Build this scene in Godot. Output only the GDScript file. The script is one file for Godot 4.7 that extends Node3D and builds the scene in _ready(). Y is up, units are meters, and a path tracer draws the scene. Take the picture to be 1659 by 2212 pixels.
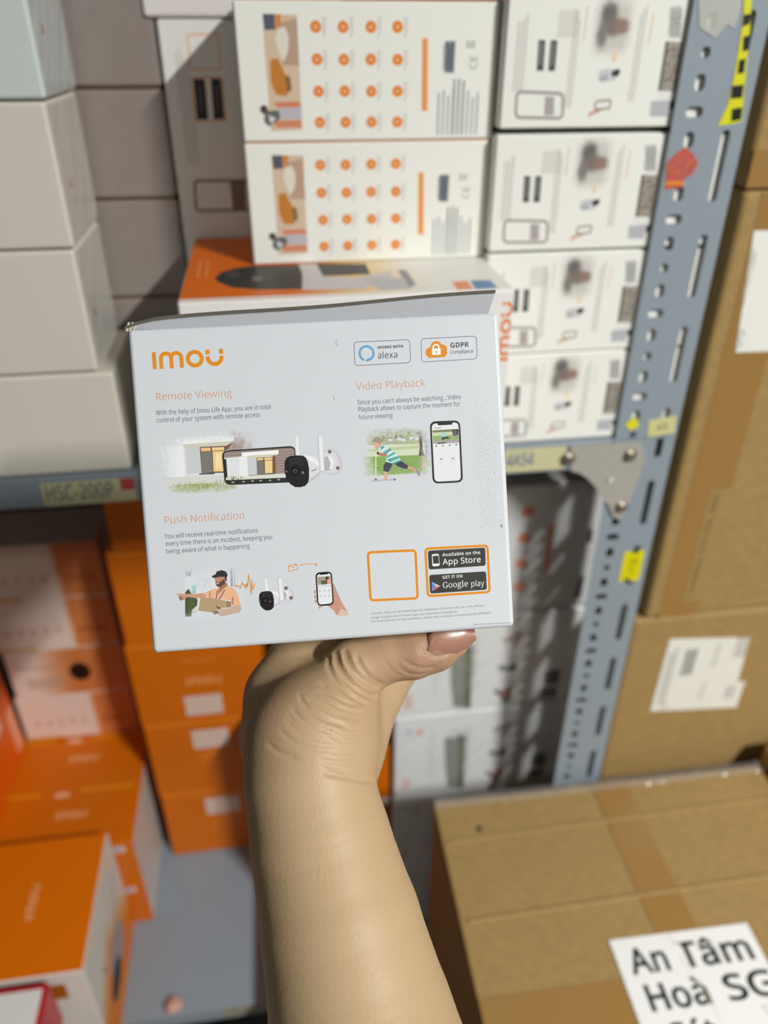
extends Node3D
# A stockroom shelf full of camera boxes; a hand holds one box up in front of it. Units are metres, the camera sits at the origin.

const FLOOR := -1.55
const CEIL := 1.25
const WHITE := Color(0.90, 0.895, 0.865)
const ORANGE := Color(0.82, 0.42, 0.0)
const KRAFT := Color(0.625, 0.515, 0.325)

var mats := {}
var fonts := {}
var names := {}
var logo_cache := {}
var rng := RandomNumberGenerator.new()

# ------------------------------------------------------------------ drawing prints
class Cv:
	var im: Image
	var s: float
	var w: int
	var h: int

	func _init(wmm: float, hmm: float, px: float, bg: Color) -> void:
		s = px
		w = int(round(wmm * px))
		h = int(round(hmm * px))
		im = Image.create(w, h, false, Image.FORMAT_RGBA8)
		im.fill(bg)

	func mixp(x: int, y: int, c: Color, a: float) -> void:
		var o := im.get_pixel(x, y)
		a *= c.a
		im.set_pixel(x, y, Color(lerpf(o.r, c.r, a), lerpf(o.g, c.g, a), lerpf(o.b, c.b, a), maxf(o.a, a)))

	static func nums(t: String) -> PackedVector2Array:
		var f := t.split_floats(" ", false)
		var out := PackedVector2Array()
		for i in range(0, f.size() - 1, 2):
			out.append(Vector2(f[i], f[i + 1]))
		return out

	func poly(t: Variant, c: Color) -> void:
		var p: PackedVector2Array = nums(t) if t is String else t
		var n := p.size()
		var lo := Vector2(1e9, 1e9)
		var hi := Vector2(-1e9, -1e9)
		for i in n:
			p[i] *= s
			lo = lo.min(p[i])
			hi = hi.max(p[i])
		var xa := clampi(int(lo.x) - 1, 0, w)
		var xb := clampi(int(hi.x) + 2, 0, w)
		if xb <= xa:
			return
		var cov := PackedFloat32Array()
		cov.resize(xb - xa)
		for y in range(clampi(int(lo.y), 0, h), clampi(int(hi.y) + 1, 0, h)):
			cov.fill(0.0)
			for k in 3:
				var yy := y + (k + 0.5) / 3.0
				var xs := []
				for i in n:
					var a := p[i]
					var b := p[(i + 1) % n]
					if (a.y <= yy) != (b.y <= yy):
						xs.append(a.x + (yy - a.y) / (b.y - a.y) * (b.x - a.x))
				xs.sort()
				for i in range(0, xs.size() - 1, 2):
					var l: float = clampf(xs[i], xa, xb)
					var r: float = clampf(xs[i + 1], xa, xb)
					var li := int(l)
					var ri := mini(int(r), xb - 1)
					if li == ri:
						cov[li - xa] += (r - l) / 3.0
					elif li < xb:
						cov[li - xa] += (li + 1 - l) / 3.0
						for x in range(li + 1, ri):
							cov[x - xa] += 1.0 / 3.0
						cov[ri - xa] += (r - ri) / 3.0
			for i in cov.size():
				if cov[i] > 0.0:
					mixp(xa + i, y, c, minf(cov[i], 1.0))

	func rect(x: float, y: float, ww: float, hh: float, c: Color) -> void:
		poly(PackedVector2Array([Vector2(x, y), Vector2(x + ww, y), Vector2(x + ww, y + hh), Vector2(x, y + hh)]), c)

	func line(t: Variant, wd: float, c: Color, closed := false) -> void:
		var p: PackedVector2Array = nums(t) if t is String else t.duplicate()
		if closed:
			p.append(p[0])
		var r := wd * s * 0.5
		var done := {}
		for i in p.size() - 1:
			var a := p[i] * s
			var b := p[i + 1] * s
			var ba := b - a
			var l2 := maxf(ba.length_squared(), 1e-6)
			for y in range(clampi(int(minf(a.y, b.y) - r - 1), 0, h), clampi(int(maxf(a.y, b.y) + r + 2), 0, h)):
				for x in range(clampi(int(minf(a.x, b.x) - r - 1), 0, w), clampi(int(maxf(a.x, b.x) + r + 2), 0, w)):
					var q := Vector2(x + 0.5, y + 0.5) - a
					var d := (q - ba * clampf(q.dot(ba) / l2, 0, 1)).length()
					var al := clampf(r - d + 0.5, 0, 1)
					if al > 0.0:
						var key := y * 4096 + x
						if al > done.get(key, 0.0):
							done[key] = al
		for key in done:
			mixp(key % 4096, key / 4096, c, done[key])

	func disc(x: float, y: float, rx: float, c: Color, ry := 0.0, soft := 0.0) -> void:
		ry = ry if ry > 0.0 else rx
		var px := x * s
		var py := y * s
		var ax := rx * s
		var ay := ry * s
		var e := 1.0 + soft
		for yy in range(clampi(int(py - ay * e - 1), 0, h), clampi(int(py + ay * e + 2), 0, h)):
			for xx in range(clampi(int(px - ax * e - 1), 0, w), clampi(int(px + ax * e + 2), 0, w)):
				var d := Vector2((xx + 0.5 - px) / ax, (yy + 0.5 - py) / ay).length()
				var al := 0.0
				if soft > 0.0:
					al = 1.0 - smoothstep(1.0 - soft, 1.0 + soft, d)
				else:
					al = clampf((1.0 - d) * minf(ax, ay) + 0.5, 0, 1)
				if al > 0.0:
					mixp(xx, yy, c, al)

	func round_rect(t: String, r: float) -> PackedVector2Array:
		var q := nums(t)
		var out := PackedVector2Array()
		for i in 4:
			var a := q[(i + 3) % 4]
			var b := q[i]
			var d := q[(i + 1) % 4]
			var u := b + (a - b).normalized() * r
			var v := b + (d - b).normalized() * r
			for k in 7:
				var f := k / 6.0
				out.append(u.lerp(b, f).lerp(b.lerp(v, f), f))
		return out

	func specks(n: int, c: Color, x0: float, y0: float, ww: float, hh: float, size: float, sd: int) -> void:
		var g := RandomNumberGenerator.new()
		g.seed = sd
		for i in n:
			var x := x0 + g.randf() * ww
			var y := y0 + g.randf() * hh
			disc(x, y, size * g.randf_range(0.3, 1.0), Color(c, c.a * g.randf_range(0.3, 1.0)), size * g.randf_range(0.3, 1.0), 0.6)

	func mottle(x0: float, y0: float, ww: float, hh: float, freq: float, amt: float, c: Color, sd: int, stretch := 1.0) -> void:
		var nz := FastNoiseLite.new()
		nz.seed = sd
		nz.frequency = freq / s
		nz.fractal_octaves = 3
		for y in range(clampi(int(y0 * s), 0, h), clampi(int((y0 + hh) * s), 0, h)):
			for x in range(clampi(int(x0 * s), 0, w), clampi(int((x0 + ww) * s), 0, w)):
				var v := nz.get_noise_2d(x, y * stretch)
				if v > 0.0 and im.get_pixel(x, y).a > 0.0:
					var e := Vector2((x / s - x0) / ww, (y / s - y0) / hh)
					e = e.min(Vector2.ONE - e)
					mixp(x, y, c, minf(1.0, v * amt) * smoothstep(0.0, 0.22, e.x) * smoothstep(0.0, 0.22, e.y))

	func feather(cx: float, cy: float, rx: float, ry: float, soft: float, sd: int) -> void:
		var nz := FastNoiseLite.new()
		nz.seed = sd
		nz.frequency = 0.35 / s
		for y in h:
			for x in w:
				var o := im.get_pixel(x, y)
				if o.a > 0.0:
					var q := Vector2(absf(x / s - cx) / rx, absf(y / s - cy) / ry)
					var d := pow(pow(q.x, 4.0) + pow(q.y, 4.0), 0.25) + nz.get_noise_2d(x, y) * 0.15
					im.set_pixel(x, y, Color(o, o.a * (1.0 - smoothstep(1.0 - soft, 1.0, d))))

	func paste(other: Cv, x: float, y: float) -> void:
		im.blend_rect(other.im, Rect2i(0, 0, other.w, other.h), Vector2i(int(x * s), int(y * s)))

	func text_lines(x: float, y: float, ww: float, hh: float, n: int, c: Color, vertical: bool, sd: int) -> void:
		var g := RandomNumberGenerator.new()
		g.seed = sd
		for i in n:
			var f := (i + 0.2) / n
			var l := g.randf_range(0.8, 1.0)
			if vertical:
				rect(x + ww * f, y + hh * (1.0 - l), minf(ww * 0.4 / n, 1.3), hh * l, c)
			else:
				rect(x, y + hh * f, ww * l, hh * 0.5 / n, c)


func font_rid(called: String, embolden: float) -> RID:
	var key := "%s%.2f" % [called, embolden]
	if not fonts.has(key):
		var f := SystemFont.new()
		f.font_names = PackedStringArray([called.replace(" Bold", "")])
		if called.ends_with("Bold"):
			f.font_weight = 700
		var v := FontVariation.new()
		v.base_font = f
		v.variation_embolden = embolden
		fonts[key] = v
	return fonts[key].get_rids()[0]


# draws a line of print from (x0, y0) to (x1, ..) on its baseline, with capitals cap high; quarter turns it by 90 degree steps
func text(cv: Cv, t: String, at: String, cap: float, c: Color, font := "Droid Sans", embolden := 0.0, quarter := 0) -> void:
	var ts := TextServerManager.get_primary_interface()
	var e := Cv.nums(at)
	var rid := font_rid(font, embolden)
	var size := 96
	var sz := Vector2i(size, 0)
	var pen := 4.0
	var line := Image.create(int(size * (t.length() * 0.95 + 1)), int(size * 1.5), false, Image.FORMAT_RGBA8)
	line.fill(Color(c, 0.0))
	for ch in t:
		var g: int = ts.font_get_glyph_index(rid, size, ch.unicode_at(0), 0)
		ts.font_render_glyph(rid, sz, g)
		var uv: Rect2 = ts.font_get_glyph_uv_rect(rid, sz, g)
		if uv.size.x > 0:
			var page: Image = ts.font_get_texture_image(rid, sz, ts.font_get_glyph_texture_idx(rid, sz, g))
			var gl := page.get_region(Rect2i(uv))
			gl.convert(Image.FORMAT_RGBA8)
			var off: Vector2 = ts.font_get_glyph_offset(rid, sz, g)
			var ox := int(pen + off.x)
			var oy := int(size * 1.1 + off.y)
			for y in gl.get_height():
				for x in gl.get_width():
					var a := gl.get_pixel(x, y).a
					if a > 0.0 and ox + x >= 0 and ox + x < line.get_width() and oy + y >= 0 and oy + y < line.get_height():
						line.set_pixel(ox + x, oy + y, Color(c, maxf(a, line.get_pixel(ox + x, oy + y).a)))
		pen += ts.font_get_glyph_advance(rid, size, g).x
	var used := int(pen) + 4
	line = line.get_region(Rect2i(4, 0, maxi(used - 8, 8), line.get_height()))
	var along := (e[1] - e[0]).length() * cv.s
	var k := cap * cv.s / (size * 0.714)
	line.resize(maxi(int(along), 2), maxi(int(line.get_height() * k), 2), Image.INTERPOLATE_LANCZOS)
	var base := size * 1.1 * k
	var mid := (e[0] + e[1]) * 0.5 * cv.s
	var dst: Vector2
	match quarter:
		0:
			dst = Vector2(e[0].x * cv.s, mid.y - base)
		1:  # reads downwards
			line.rotate_90(CLOCKWISE)
			dst = Vector2(mid.x - (line.get_width() - base), minf(e[0].y, e[1].y) * cv.s)
		3:  # reads upwards
			line.rotate_90(COUNTERCLOCKWISE)
			dst = Vector2(mid.x - base, minf(e[0].y, e[1].y) * cv.s)
	for y in line.get_height():
		for x in line.get_width():
			var p := line.get_pixel(x, y)
			var xx := int(dst.x) + x
			var yy := int(dst.y) + y
			if p.a > 0.01 and xx >= 0 and yy >= 0 and xx < cv.w and yy < cv.h:
				cv.mixp(xx, yy, Color(c, 1.0), p.a * c.a)


# the maker's four-letter mark in a box of unit height 1 and length 4.15, laid along u with v downwards
func logo(cv: Cv, o: Vector2, u: Vector2, v: Vector2, c: Color) -> void:
	var arc := func(cx: float, cy: float, r: float, a0: float, a1: float, n: int) -> PackedVector2Array:
		var out := PackedVector2Array()
		for i in n + 1:
			var a := deg_to_rad(lerpf(a0, a1, float(i) / n))
			out.append(Vector2(cx + r * cos(a), cy + r * sin(a)))
		return out
	var map := func(p: PackedVector2Array) -> PackedVector2Array:
		var out := PackedVector2Array()
		for q in p:
			out.append(o + u * q.x + v * q.y)
		return out
	var box := func(x: float, y: float, ww: float, hh: float) -> PackedVector2Array:
		return PackedVector2Array([Vector2(x, y), Vector2(x + ww, y), Vector2(x + ww, y + hh), Vector2(x, y + hh)])
	var band := func(cx: float, cy: float, r0: float, r1: float, a0: float, a1: float) -> PackedVector2Array:
		var a: PackedVector2Array = arc.call(cx, cy, r1, a0, a1, 24)
		var b: PackedVector2Array = arc.call(cx, cy, r0, a1, a0, 24)
		a.append_array(b)
		return a
	cv.poly(map.call(box.call(0.0, 0.0, 0.23, 1.0)), c)
	for cx in [0.80, 1.39]:
		cv.poly(map.call(band.call(cx, 0.40, 0.18, 0.41, 180, 360)), c)
	for x in [0.39, 0.98, 1.57]:
		cv.poly(map.call(box.call(x, 0.39, 0.23, 0.61)), c)
	cv.poly(map.call(band.call(2.46, 0.5, 0.28, 0.52, 0, 180)), c)
	cv.poly(map.call(band.call(2.46, 0.5, 0.28, 0.52, 180, 360)), c)
	cv.poly(map.call(band.call(3.62, 0.48, 0.28, 0.52, 0, 180)), c)
	for x in [3.10, 3.90]:
		cv.poly(map.call(box.call(x, 0.0, 0.24, 0.28)), c)
		cv.poly(map.call(box.call(x, 0.40, 0.24, 0.09)), c)


# ------------------------------------------------------------------ materials
func mat(c: Color, rough := 0.6, spec := 0.5, metal := 0.0) -> StandardMaterial3D:
	var key := "%s %.2f %.2f %.2f" % [c.to_html(), rough, spec, metal]
	if not mats.has(key):
		var m := StandardMaterial3D.new()
		m.albedo_color = c
		m.roughness = rough
		m.metallic_specular = spec
		m.metallic = metal
		mats[key] = m
	return mats[key]


func print_mat(cv: Cv, rough := 0.45) -> StandardMaterial3D:
	var m := StandardMaterial3D.new()
	cv.im.convert(Image.FORMAT_RGB8)
	m.albedo_texture = ImageTexture.create_from_image(cv.im)
	m.roughness = rough
	m.metallic_specular = 0.4
	m.texture_repeat = false
	return m


func grain_mat(c: Color, rough: float, freq: float, amount: float, scale: Vector3, bump := 0.0) -> StandardMaterial3D:
	var nz := FastNoiseLite.new()
	nz.seed = 7
	nz.frequency = freq
	nz.fractal_octaves = 4
	var im := Image.create(256, 256, false, Image.FORMAT_RGB8)
	for y in 256:
		for x in 256:
			var a := x / 256.0 * TAU
			var b := y / 256.0 * TAU
			var v := nz.get_noise_3d(cos(a) * 40.0 + sin(b) * 13.0, sin(a) * 40.0 + cos(b) * 40.0, sin(b) * 38.0)
			var k := 1.0 + v * amount
			im.set_pixel(x, y, Color(c.r * k, c.g * k, c.b * k))
	var m := StandardMaterial3D.new()
	m.albedo_texture = ImageTexture.create_from_image(im)
	m.uv1_triplanar = true
	m.uv1_scale = scale
	m.roughness = rough
	m.metallic_specular = 0.35
	if bump > 0.0:
		m.heightmap_enabled = true
		m.heightmap_texture = m.albedo_texture
		m.heightmap_scale = bump
	return m


# ------------------------------------------------------------------ meshes
func quad(st: SurfaceTool, a: Vector3, b: Vector3, c: Vector3, d: Vector3, n: Vector3) -> void:
	# corners in any order round the quad; n tells which side is the front
	var p := [a, b, c, d]
	var uv := [Vector2(0, 0), Vector2(1, 0), Vector2(1, 1), Vector2(0, 1)]
	var flip := (b - a).cross(c - a).dot(n) > 0.0
	for i in ([0, 2, 1, 0, 3, 2] if flip else [0, 1, 2, 0, 2, 3]):
		st.set_normal(n)
		st.set_uv(uv[i])
		st.add_vertex(p[i])


func new_st() -> SurfaceTool:
	var st := SurfaceTool.new()
	st.begin(Mesh.PRIMITIVE_TRIANGLES)
	return st


func axis_steps(h: float, r: float) -> Array:
	return [-h, -h + r * 0.42, -h + r, h - r, h - r * 0.42, h]


# one face (axis 0..2, side -1 or 1) of a box with rounded edges, centred at c
func box_face(st: SurfaceTool, c: Vector3, half: Vector3, r: float, ax: int, side: float, bulge := 0.0) -> void:
	r = minf(r, minf(half.x, minf(half.y, half.z)) * 0.9)
	var ua := (ax + 1) % 3
	var va := (ax + 2) % 3
	var us := axis_steps(half[ua], r)
	var vs := axis_steps(half[va], r)
	var core := half - Vector3.ONE * r
	var pts := []
	var nrm := []
	for u in us:
		for v in vs:
			var p := Vector3.ZERO
			p[ax] = half[ax] * side
			p[ua] = u
			p[va] = v
			var inner := p.clamp(-core, core)
			var n := (p - inner).normalized()
			pts.append(c + inner + n * r)
			nrm.append(n)
	for i in 5:
		for j in 5:
			var q := [i * 6 + j, (i + 1) * 6 + j, (i + 1) * 6 + j + 1, i * 6 + j + 1]
			var out := Vector3.ZERO
			out[ax] = side
			var flip: bool = (pts[q[1]] - pts[q[0]]).cross(pts[q[2]] - pts[q[0]]).dot(out) > 0.0
			for k in ([0, 2, 1, 0, 3, 2] if flip else [0, 1, 2, 0, 2, 3]):
				var p: Vector3 = pts[q[k]] - c
				st.set_normal(nrm[q[k]])
				var uv := Vector2.ZERO
				if ax == 2:
					uv = Vector2(0.5 + side * p.x / (2 * half.x), 0.5 - p.y / (2 * half.y))
				elif ax == 0:
					uv = Vector2(0.5 - side * p.z / (2 * half.z), 0.5 - p.y / (2 * half.y))
				else:
					uv = Vector2(0.5 + p.x / (2 * half.x), 0.5 + side * p.z / (2 * half.z))
				st.set_uv(uv)
				st.add_vertex(pts[q[k]])


func rbox(c: Vector3, size: Vector3, r: float, skip := []) -> ArrayMesh:
	var st := new_st()
	for ax in 3:
		for side in [-1.0, 1.0]:
			if not [ax, side] in skip:
				box_face(st, c, size * 0.5, r, ax, side)
	return st.commit()


func cyl(st: SurfaceTool, a: Vector3, b: Vector3, r: float, n := 16, r2 := -1.0) -> void:
	r2 = r if r2 < 0.0 else r2
	var d := (b - a).normalized()
	var u := d.cross(Vector3.UP if absf(d.y) < 0.9 else Vector3.RIGHT).normalized()
	var v := d.cross(u)
	for i in n:
		var a0 := TAU * i / n
		var a1 := TAU * (i + 1) / n
		var n0 := u * cos(a0) + v * sin(a0)
		var n1 := u * cos(a1) + v * sin(a1)
		quad(st, a + n0 * r, a + n1 * r, b + n1 * r2, b + n0 * r2, (n0 + n1).normalized())
		for e in [[a, -d, r], [b, d, r2]]:
			var p := [e[0], e[0] + n0 * e[2], e[0] + n1 * e[2]]
			if (p[1] - p[0]).cross(p[2] - p[0]).dot(e[1]) > 0.0:
				p = [p[0], p[2], p[1]]
			for q in p:
				st.set_normal(e[1])
				st.set_uv(Vector2.ZERO)
				st.add_vertex(q)


# a flat plate from an outline in x and y, thick along z
func plate(outline: PackedVector2Array, z0: float, z1: float) -> ArrayMesh:
	var st := new_st()
	var tri := Geometry2D.triangulate_polygon(outline)
	for i in range(0, tri.size(), 3):
		for s in 2:
			var z := z1 if s == 0 else z0
			var n := Vector3(0, 0, 1 if s == 0 else -1)
			var p := []
			for k in 3:
				p.append(Vector3(outline[tri[i + k]].x, outline[tri[i + k]].y, z))
			if (p[1] - p[0]).cross(p[2] - p[0]).dot(n) > 0.0:
				p = [p[0], p[2], p[1]]
			for q in p:
				st.set_normal(n)
				st.set_uv(Vector2(q.x, q.y))
				st.add_vertex(q)
	var ccw := not Geometry2D.is_polygon_clockwise(outline)
	for i in outline.size():
		var a := outline[i]
		var b := outline[(i + 1) % outline.size()]
		var e := (b - a).normalized()
		var n := Vector3(e.y, -e.x, 0) * (1.0 if ccw else -1.0)
		quad(st, Vector3(a.x, a.y, z0), Vector3(b.x, b.y, z0), Vector3(b.x, b.y, z1), Vector3(a.x, a.y, z1), n)
	return st.commit()


func strip_nums(t: String) -> PackedVector2Array:
	return Cv.nums(t)


# ------------------------------------------------------------------ objects
func numbered(called: String) -> String:
	var n: int = names.get(called, 0)
	names[called] = n + 1
	return called if n == 0 else "%s_%03d" % [called, n]


func tag(o: Node, label: String, category := "", group := "") -> void:
	o.set_meta("label", label)
	if category:
		o.set_meta("category", category)
	if group:
		o.set_meta("group", group)


func thing(called: String, label: String, category: String, at: Vector3, turn := 0.0, group := "") -> Node3D:
	var o := Node3D.new()
	o.name = numbered(called)
	add_child(o)
	o.position = at
	o.rotation.y = turn
	tag(o, label, category, group)
	return o


func part(called: String, mesh: Mesh, m: Material, parent: Node) -> MeshInstance3D:
	var o := MeshInstance3D.new()
	o.name = called
	o.mesh = mesh
	o.material_override = m
	parent.add_child(o, true)
	return o


func structure(called: String, mesh: Mesh, m: Material) -> MeshInstance3D:
	var o := part(called, mesh, m, self)
	o.set_meta("kind", "structure")
	return o


func copy_of(o: Node3D, at: Vector3, label: String) -> Node3D:
	var c: Node3D = o.duplicate()
	c.name = numbered(str(o.name).trim_suffix("_001"))
	add_child(c)
	c.position = at
	tag(c, label)
	return c


# a print or sticker: a thin sheet on the front (z), right side (x) or top (y) of a thing, in the thing's own axes
func sheet(called: String, parent: Node, side: String, lo: Vector2, hi: Vector2, level: float, m: Material, thick := 0.0004) -> MeshInstance3D:
	var c := Vector3.ZERO
	var sz := Vector3.ZERO
	var mid := (lo + hi) * 0.5
	var ext := hi - lo
	match side:
		"front":
			c = Vector3(mid.x, mid.y, level + thick * 0.5)
			sz = Vector3(ext.x, ext.y, thick)
		"side":
			c = Vector3(level + thick * 0.5, mid.y, mid.x)
			sz = Vector3(thick, ext.y, ext.x)
		"top":
			c = Vector3(mid.x, level + thick * 0.5, mid.y)
			sz = Vector3(ext.x, thick, ext.y)
	return part(called, rbox(c, sz, thick * 0.4), m, parent)


# a carton whose front face lies at z = zf, from x0 to x1 and y0 to y1; its own origin is the middle of its base
func carton(called: String, label: String, group: String, x0: float, x1: float, y0: float, y1: float, zf: float, depth: float, m: Material, prints := {}, r := 0.0022, turn := 0.0, category := "box") -> Node3D:
	var o := thing(called, label, category, Vector3((x0 + x1) / 2, y0, zf - depth / 2), turn, group)
	var s := Vector3(x1 - x0, y1 - y0, depth)
	part("body", rbox(Vector3(0, s.y / 2, 0), s, r), m, o)
	var i := 0.0012
	if prints.has("front"):
		sheet("front_panel", o, "front", Vector2(-s.x / 2 + i, i + prints.get("from", 0.0)), Vector2(s.x / 2 - i, s.y - i), s.z / 2, prints.front)
	if prints.has("side"):
		sheet("side_panel", o, "side", Vector2(-s.z / 2 + i, i), Vector2(s.z / 2 - i, s.y - i), s.x / 2, prints.side)
	if prints.has("top"):
		sheet("top_panel", o, "top", Vector2(-s.x / 2 + i, -s.z / 2 + i), Vector2(s.x / 2 - i, s.z / 2 - i), s.y, prints.top)
	return o


func _ready() -> void:
	rng.seed = 11
	var cam := Camera3D.new()
	cam.name = "camera"
	var lens := CameraAttributesPhysical.new()
	lens.frustum_focal_length = 18.06
	lens.frustum_near = 0.02
	lens.frustum_far = 30.0
	lens.frustum_focus_distance = 0.322
	lens.exposure_aperture = 3.9
	cam.attributes = lens
	cam.transform = Transform3D(Basis(Vector3(0.98938, 0.00234, 0.14533), Vector3(0.07505, 0.84804, -0.52458), Vector3(-0.12447, 0.52992, 0.83886)), Vector3.ZERO)
	add_child(cam)
	cam.current = true

	var env := Environment.new()
	env.background_mode = Environment.BG_COLOR
	env.background_color = Color(0.5, 0.52, 0.55)
	env.tonemap_mode = Environment.TONE_MAPPER_LINEAR
	env.tonemap_exposure = 1.45
	env.sdfgi_enabled = true
	env.ssao_enabled = true
	env.ssil_enabled = true
	var we := WorldEnvironment.new()
	we.name = "surroundings"
	we.environment = env
	add_child(we)

	batten("ceiling tube lamp nearer the right wall of the stockroom", Vector3(1.30, CEIL, 1.26), 8.5, PI / 2)
	batten("ceiling tube lamp above the middle of the aisle", Vector3(-0.95, CEIL, 1.3), 0.4, 0.0)

	room()
	rack()
	upper_boxes()
	lower_boxes()
	cartons()
	held_box()
	hand()


func batten(label: String, at: Vector3, energy: float, turn: float) -> void:
	var o := thing("ceiling_lamp", label, "lamp", at, turn)
	part("housing", rbox(Vector3(0, -0.025, 0), Vector3(0.66, 0.05, 0.09), 0.006), mat(Color(0.85, 0.85, 0.85)), o)
	var g := StandardMaterial3D.new()
	g.albedo_color = Color(0.95, 0.95, 0.95)
	g.emission_enabled = true
	g.emission = Color(1.0, 1.0, 0.99)
	g.emission_energy_multiplier = 1.5
	var st := new_st()
	cyl(st, Vector3(-0.3, -0.066, 0), Vector3(0.3, -0.066, 0), 0.014)
	part("tube", st.commit(), g, o)
	var l := AreaLight3D.new()
	l.name = "tube_light"
	l.area_size = Vector2(0.6, 0.05)
	l.light_energy = energy
	l.light_color = Color(1.0, 1.0, 0.99)
	l.area_range = 8.0
	l.shadow_enabled = true
	l.rotation.x = -PI / 2
	l.position = Vector3(0, -0.084, 0)
	o.add_child(l)


func room() -> void:
	var wall := mat(Color(0.38, 0.37, 0.36), 0.9)
	var t := 0.1
	structure("floor", rbox(Vector3(0, FLOOR - t / 2, 0.3), Vector3(4.6, t, 4.2), 0.002), mat(Color(0.36, 0.35, 0.34), 0.5))
	structure("ceiling", rbox(Vector3(0, CEIL + t / 2, 0.3), Vector3(4.6, t, 4.2), 0.002), wall)
	var hm := (FLOOR + CEIL) / 2
	var hh := CEIL - FLOOR
	structure("wall_back", rbox(Vector3(0, hm, -1.75), Vector3(4.6, hh, t), 0.002), wall)
	structure("wall_front", rbox(Vector3(0, hm, 2.35), Vector3(4.6, hh, t), 0.002), wall)
	structure("wall_left", rbox(Vector3(-2.25, hm, 0.3), Vector3(t, hh, 4.0), 0.002), wall)
	structure("wall_right", rbox(Vector3(2.25, hm, 0.3), Vector3(t, hh, 4.0), 0.002), wall)


# ------------------------------------------------------------------ the slotted-angle rack
func slot_hole(st: SurfaceTool, x0: float, x1: float, y0: float, y1: float, hx: float, hy: float, z0: float, z1: float) -> void:
	# a cell of plate with a rounded hole of half size hx by hy at its middle (none when hx is 0)
	var c := Vector2((x0 + x1) / 2, (y0 + y1) / 2)
	if hx <= 0.0:
		for z in [z0, z1]:
			quad(st, Vector3(x0, y0, z), Vector3(x1, y0, z), Vector3(x1, y1, z), Vector3(x0, y1, z), Vector3(0, 0, 1 if z == z1 else -1))
		return
	var n := 24
	var inner := []
	var outer := []
	var r := minf(hx, hy)
	for i in n:
		var a := TAU * (i + 0.5) / n
		var d := Vector2(cos(a), sin(a))
		var corner := Vector2(signf(d.x) * (hx - r), signf(d.y) * (hy - r))
		inner.append(c + corner + d * r)
		var k := minf(((x1 - x0) / 2 - absf(corner.x)) / maxf(absf(d.x), 1e-6), ((y1 - y0) / 2 - absf(corner.y)) / maxf(absf(d.y), 1e-6))
		outer.append(c + corner + d * k)
	for q in [[Vector2(x0, y0), PI * 1.25], [Vector2(x1, y0), PI * 1.75], [Vector2(x1, y1), PI * 0.25], [Vector2(x0, y1), PI * 0.75]]:
		var best := 0
		for i in n:
			if outer[i].distance_to(q[0]) < outer[best].distance_to(q[0]):
				best = i
		outer[best] = q[0]
	for i in n:
		var j := (i + 1) % n
		var a: Vector2 = inner[i]
		var b: Vector2 = inner[j]
		var e: Vector2 = outer[j]
		var f: Vector2 = outer[i]
		for z in [z0, z1]:
			quad(st, Vector3(a.x, a.y, z), Vector3(b.x, b.y, z), Vector3(e.x, e.y, z), Vector3(f.x, f.y, z), Vector3(0, 0, 1 if z == z1 else -1))
		var nn := (c - (a + b) / 2).normalized()
		quad(st, Vector3(a.x, a.y, z0), Vector3(b.x, b.y, z0), Vector3(b.x, b.y, z1), Vector3(a.x, a.y, z1), Vector3(nn.x, nn.y, 0))


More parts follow.
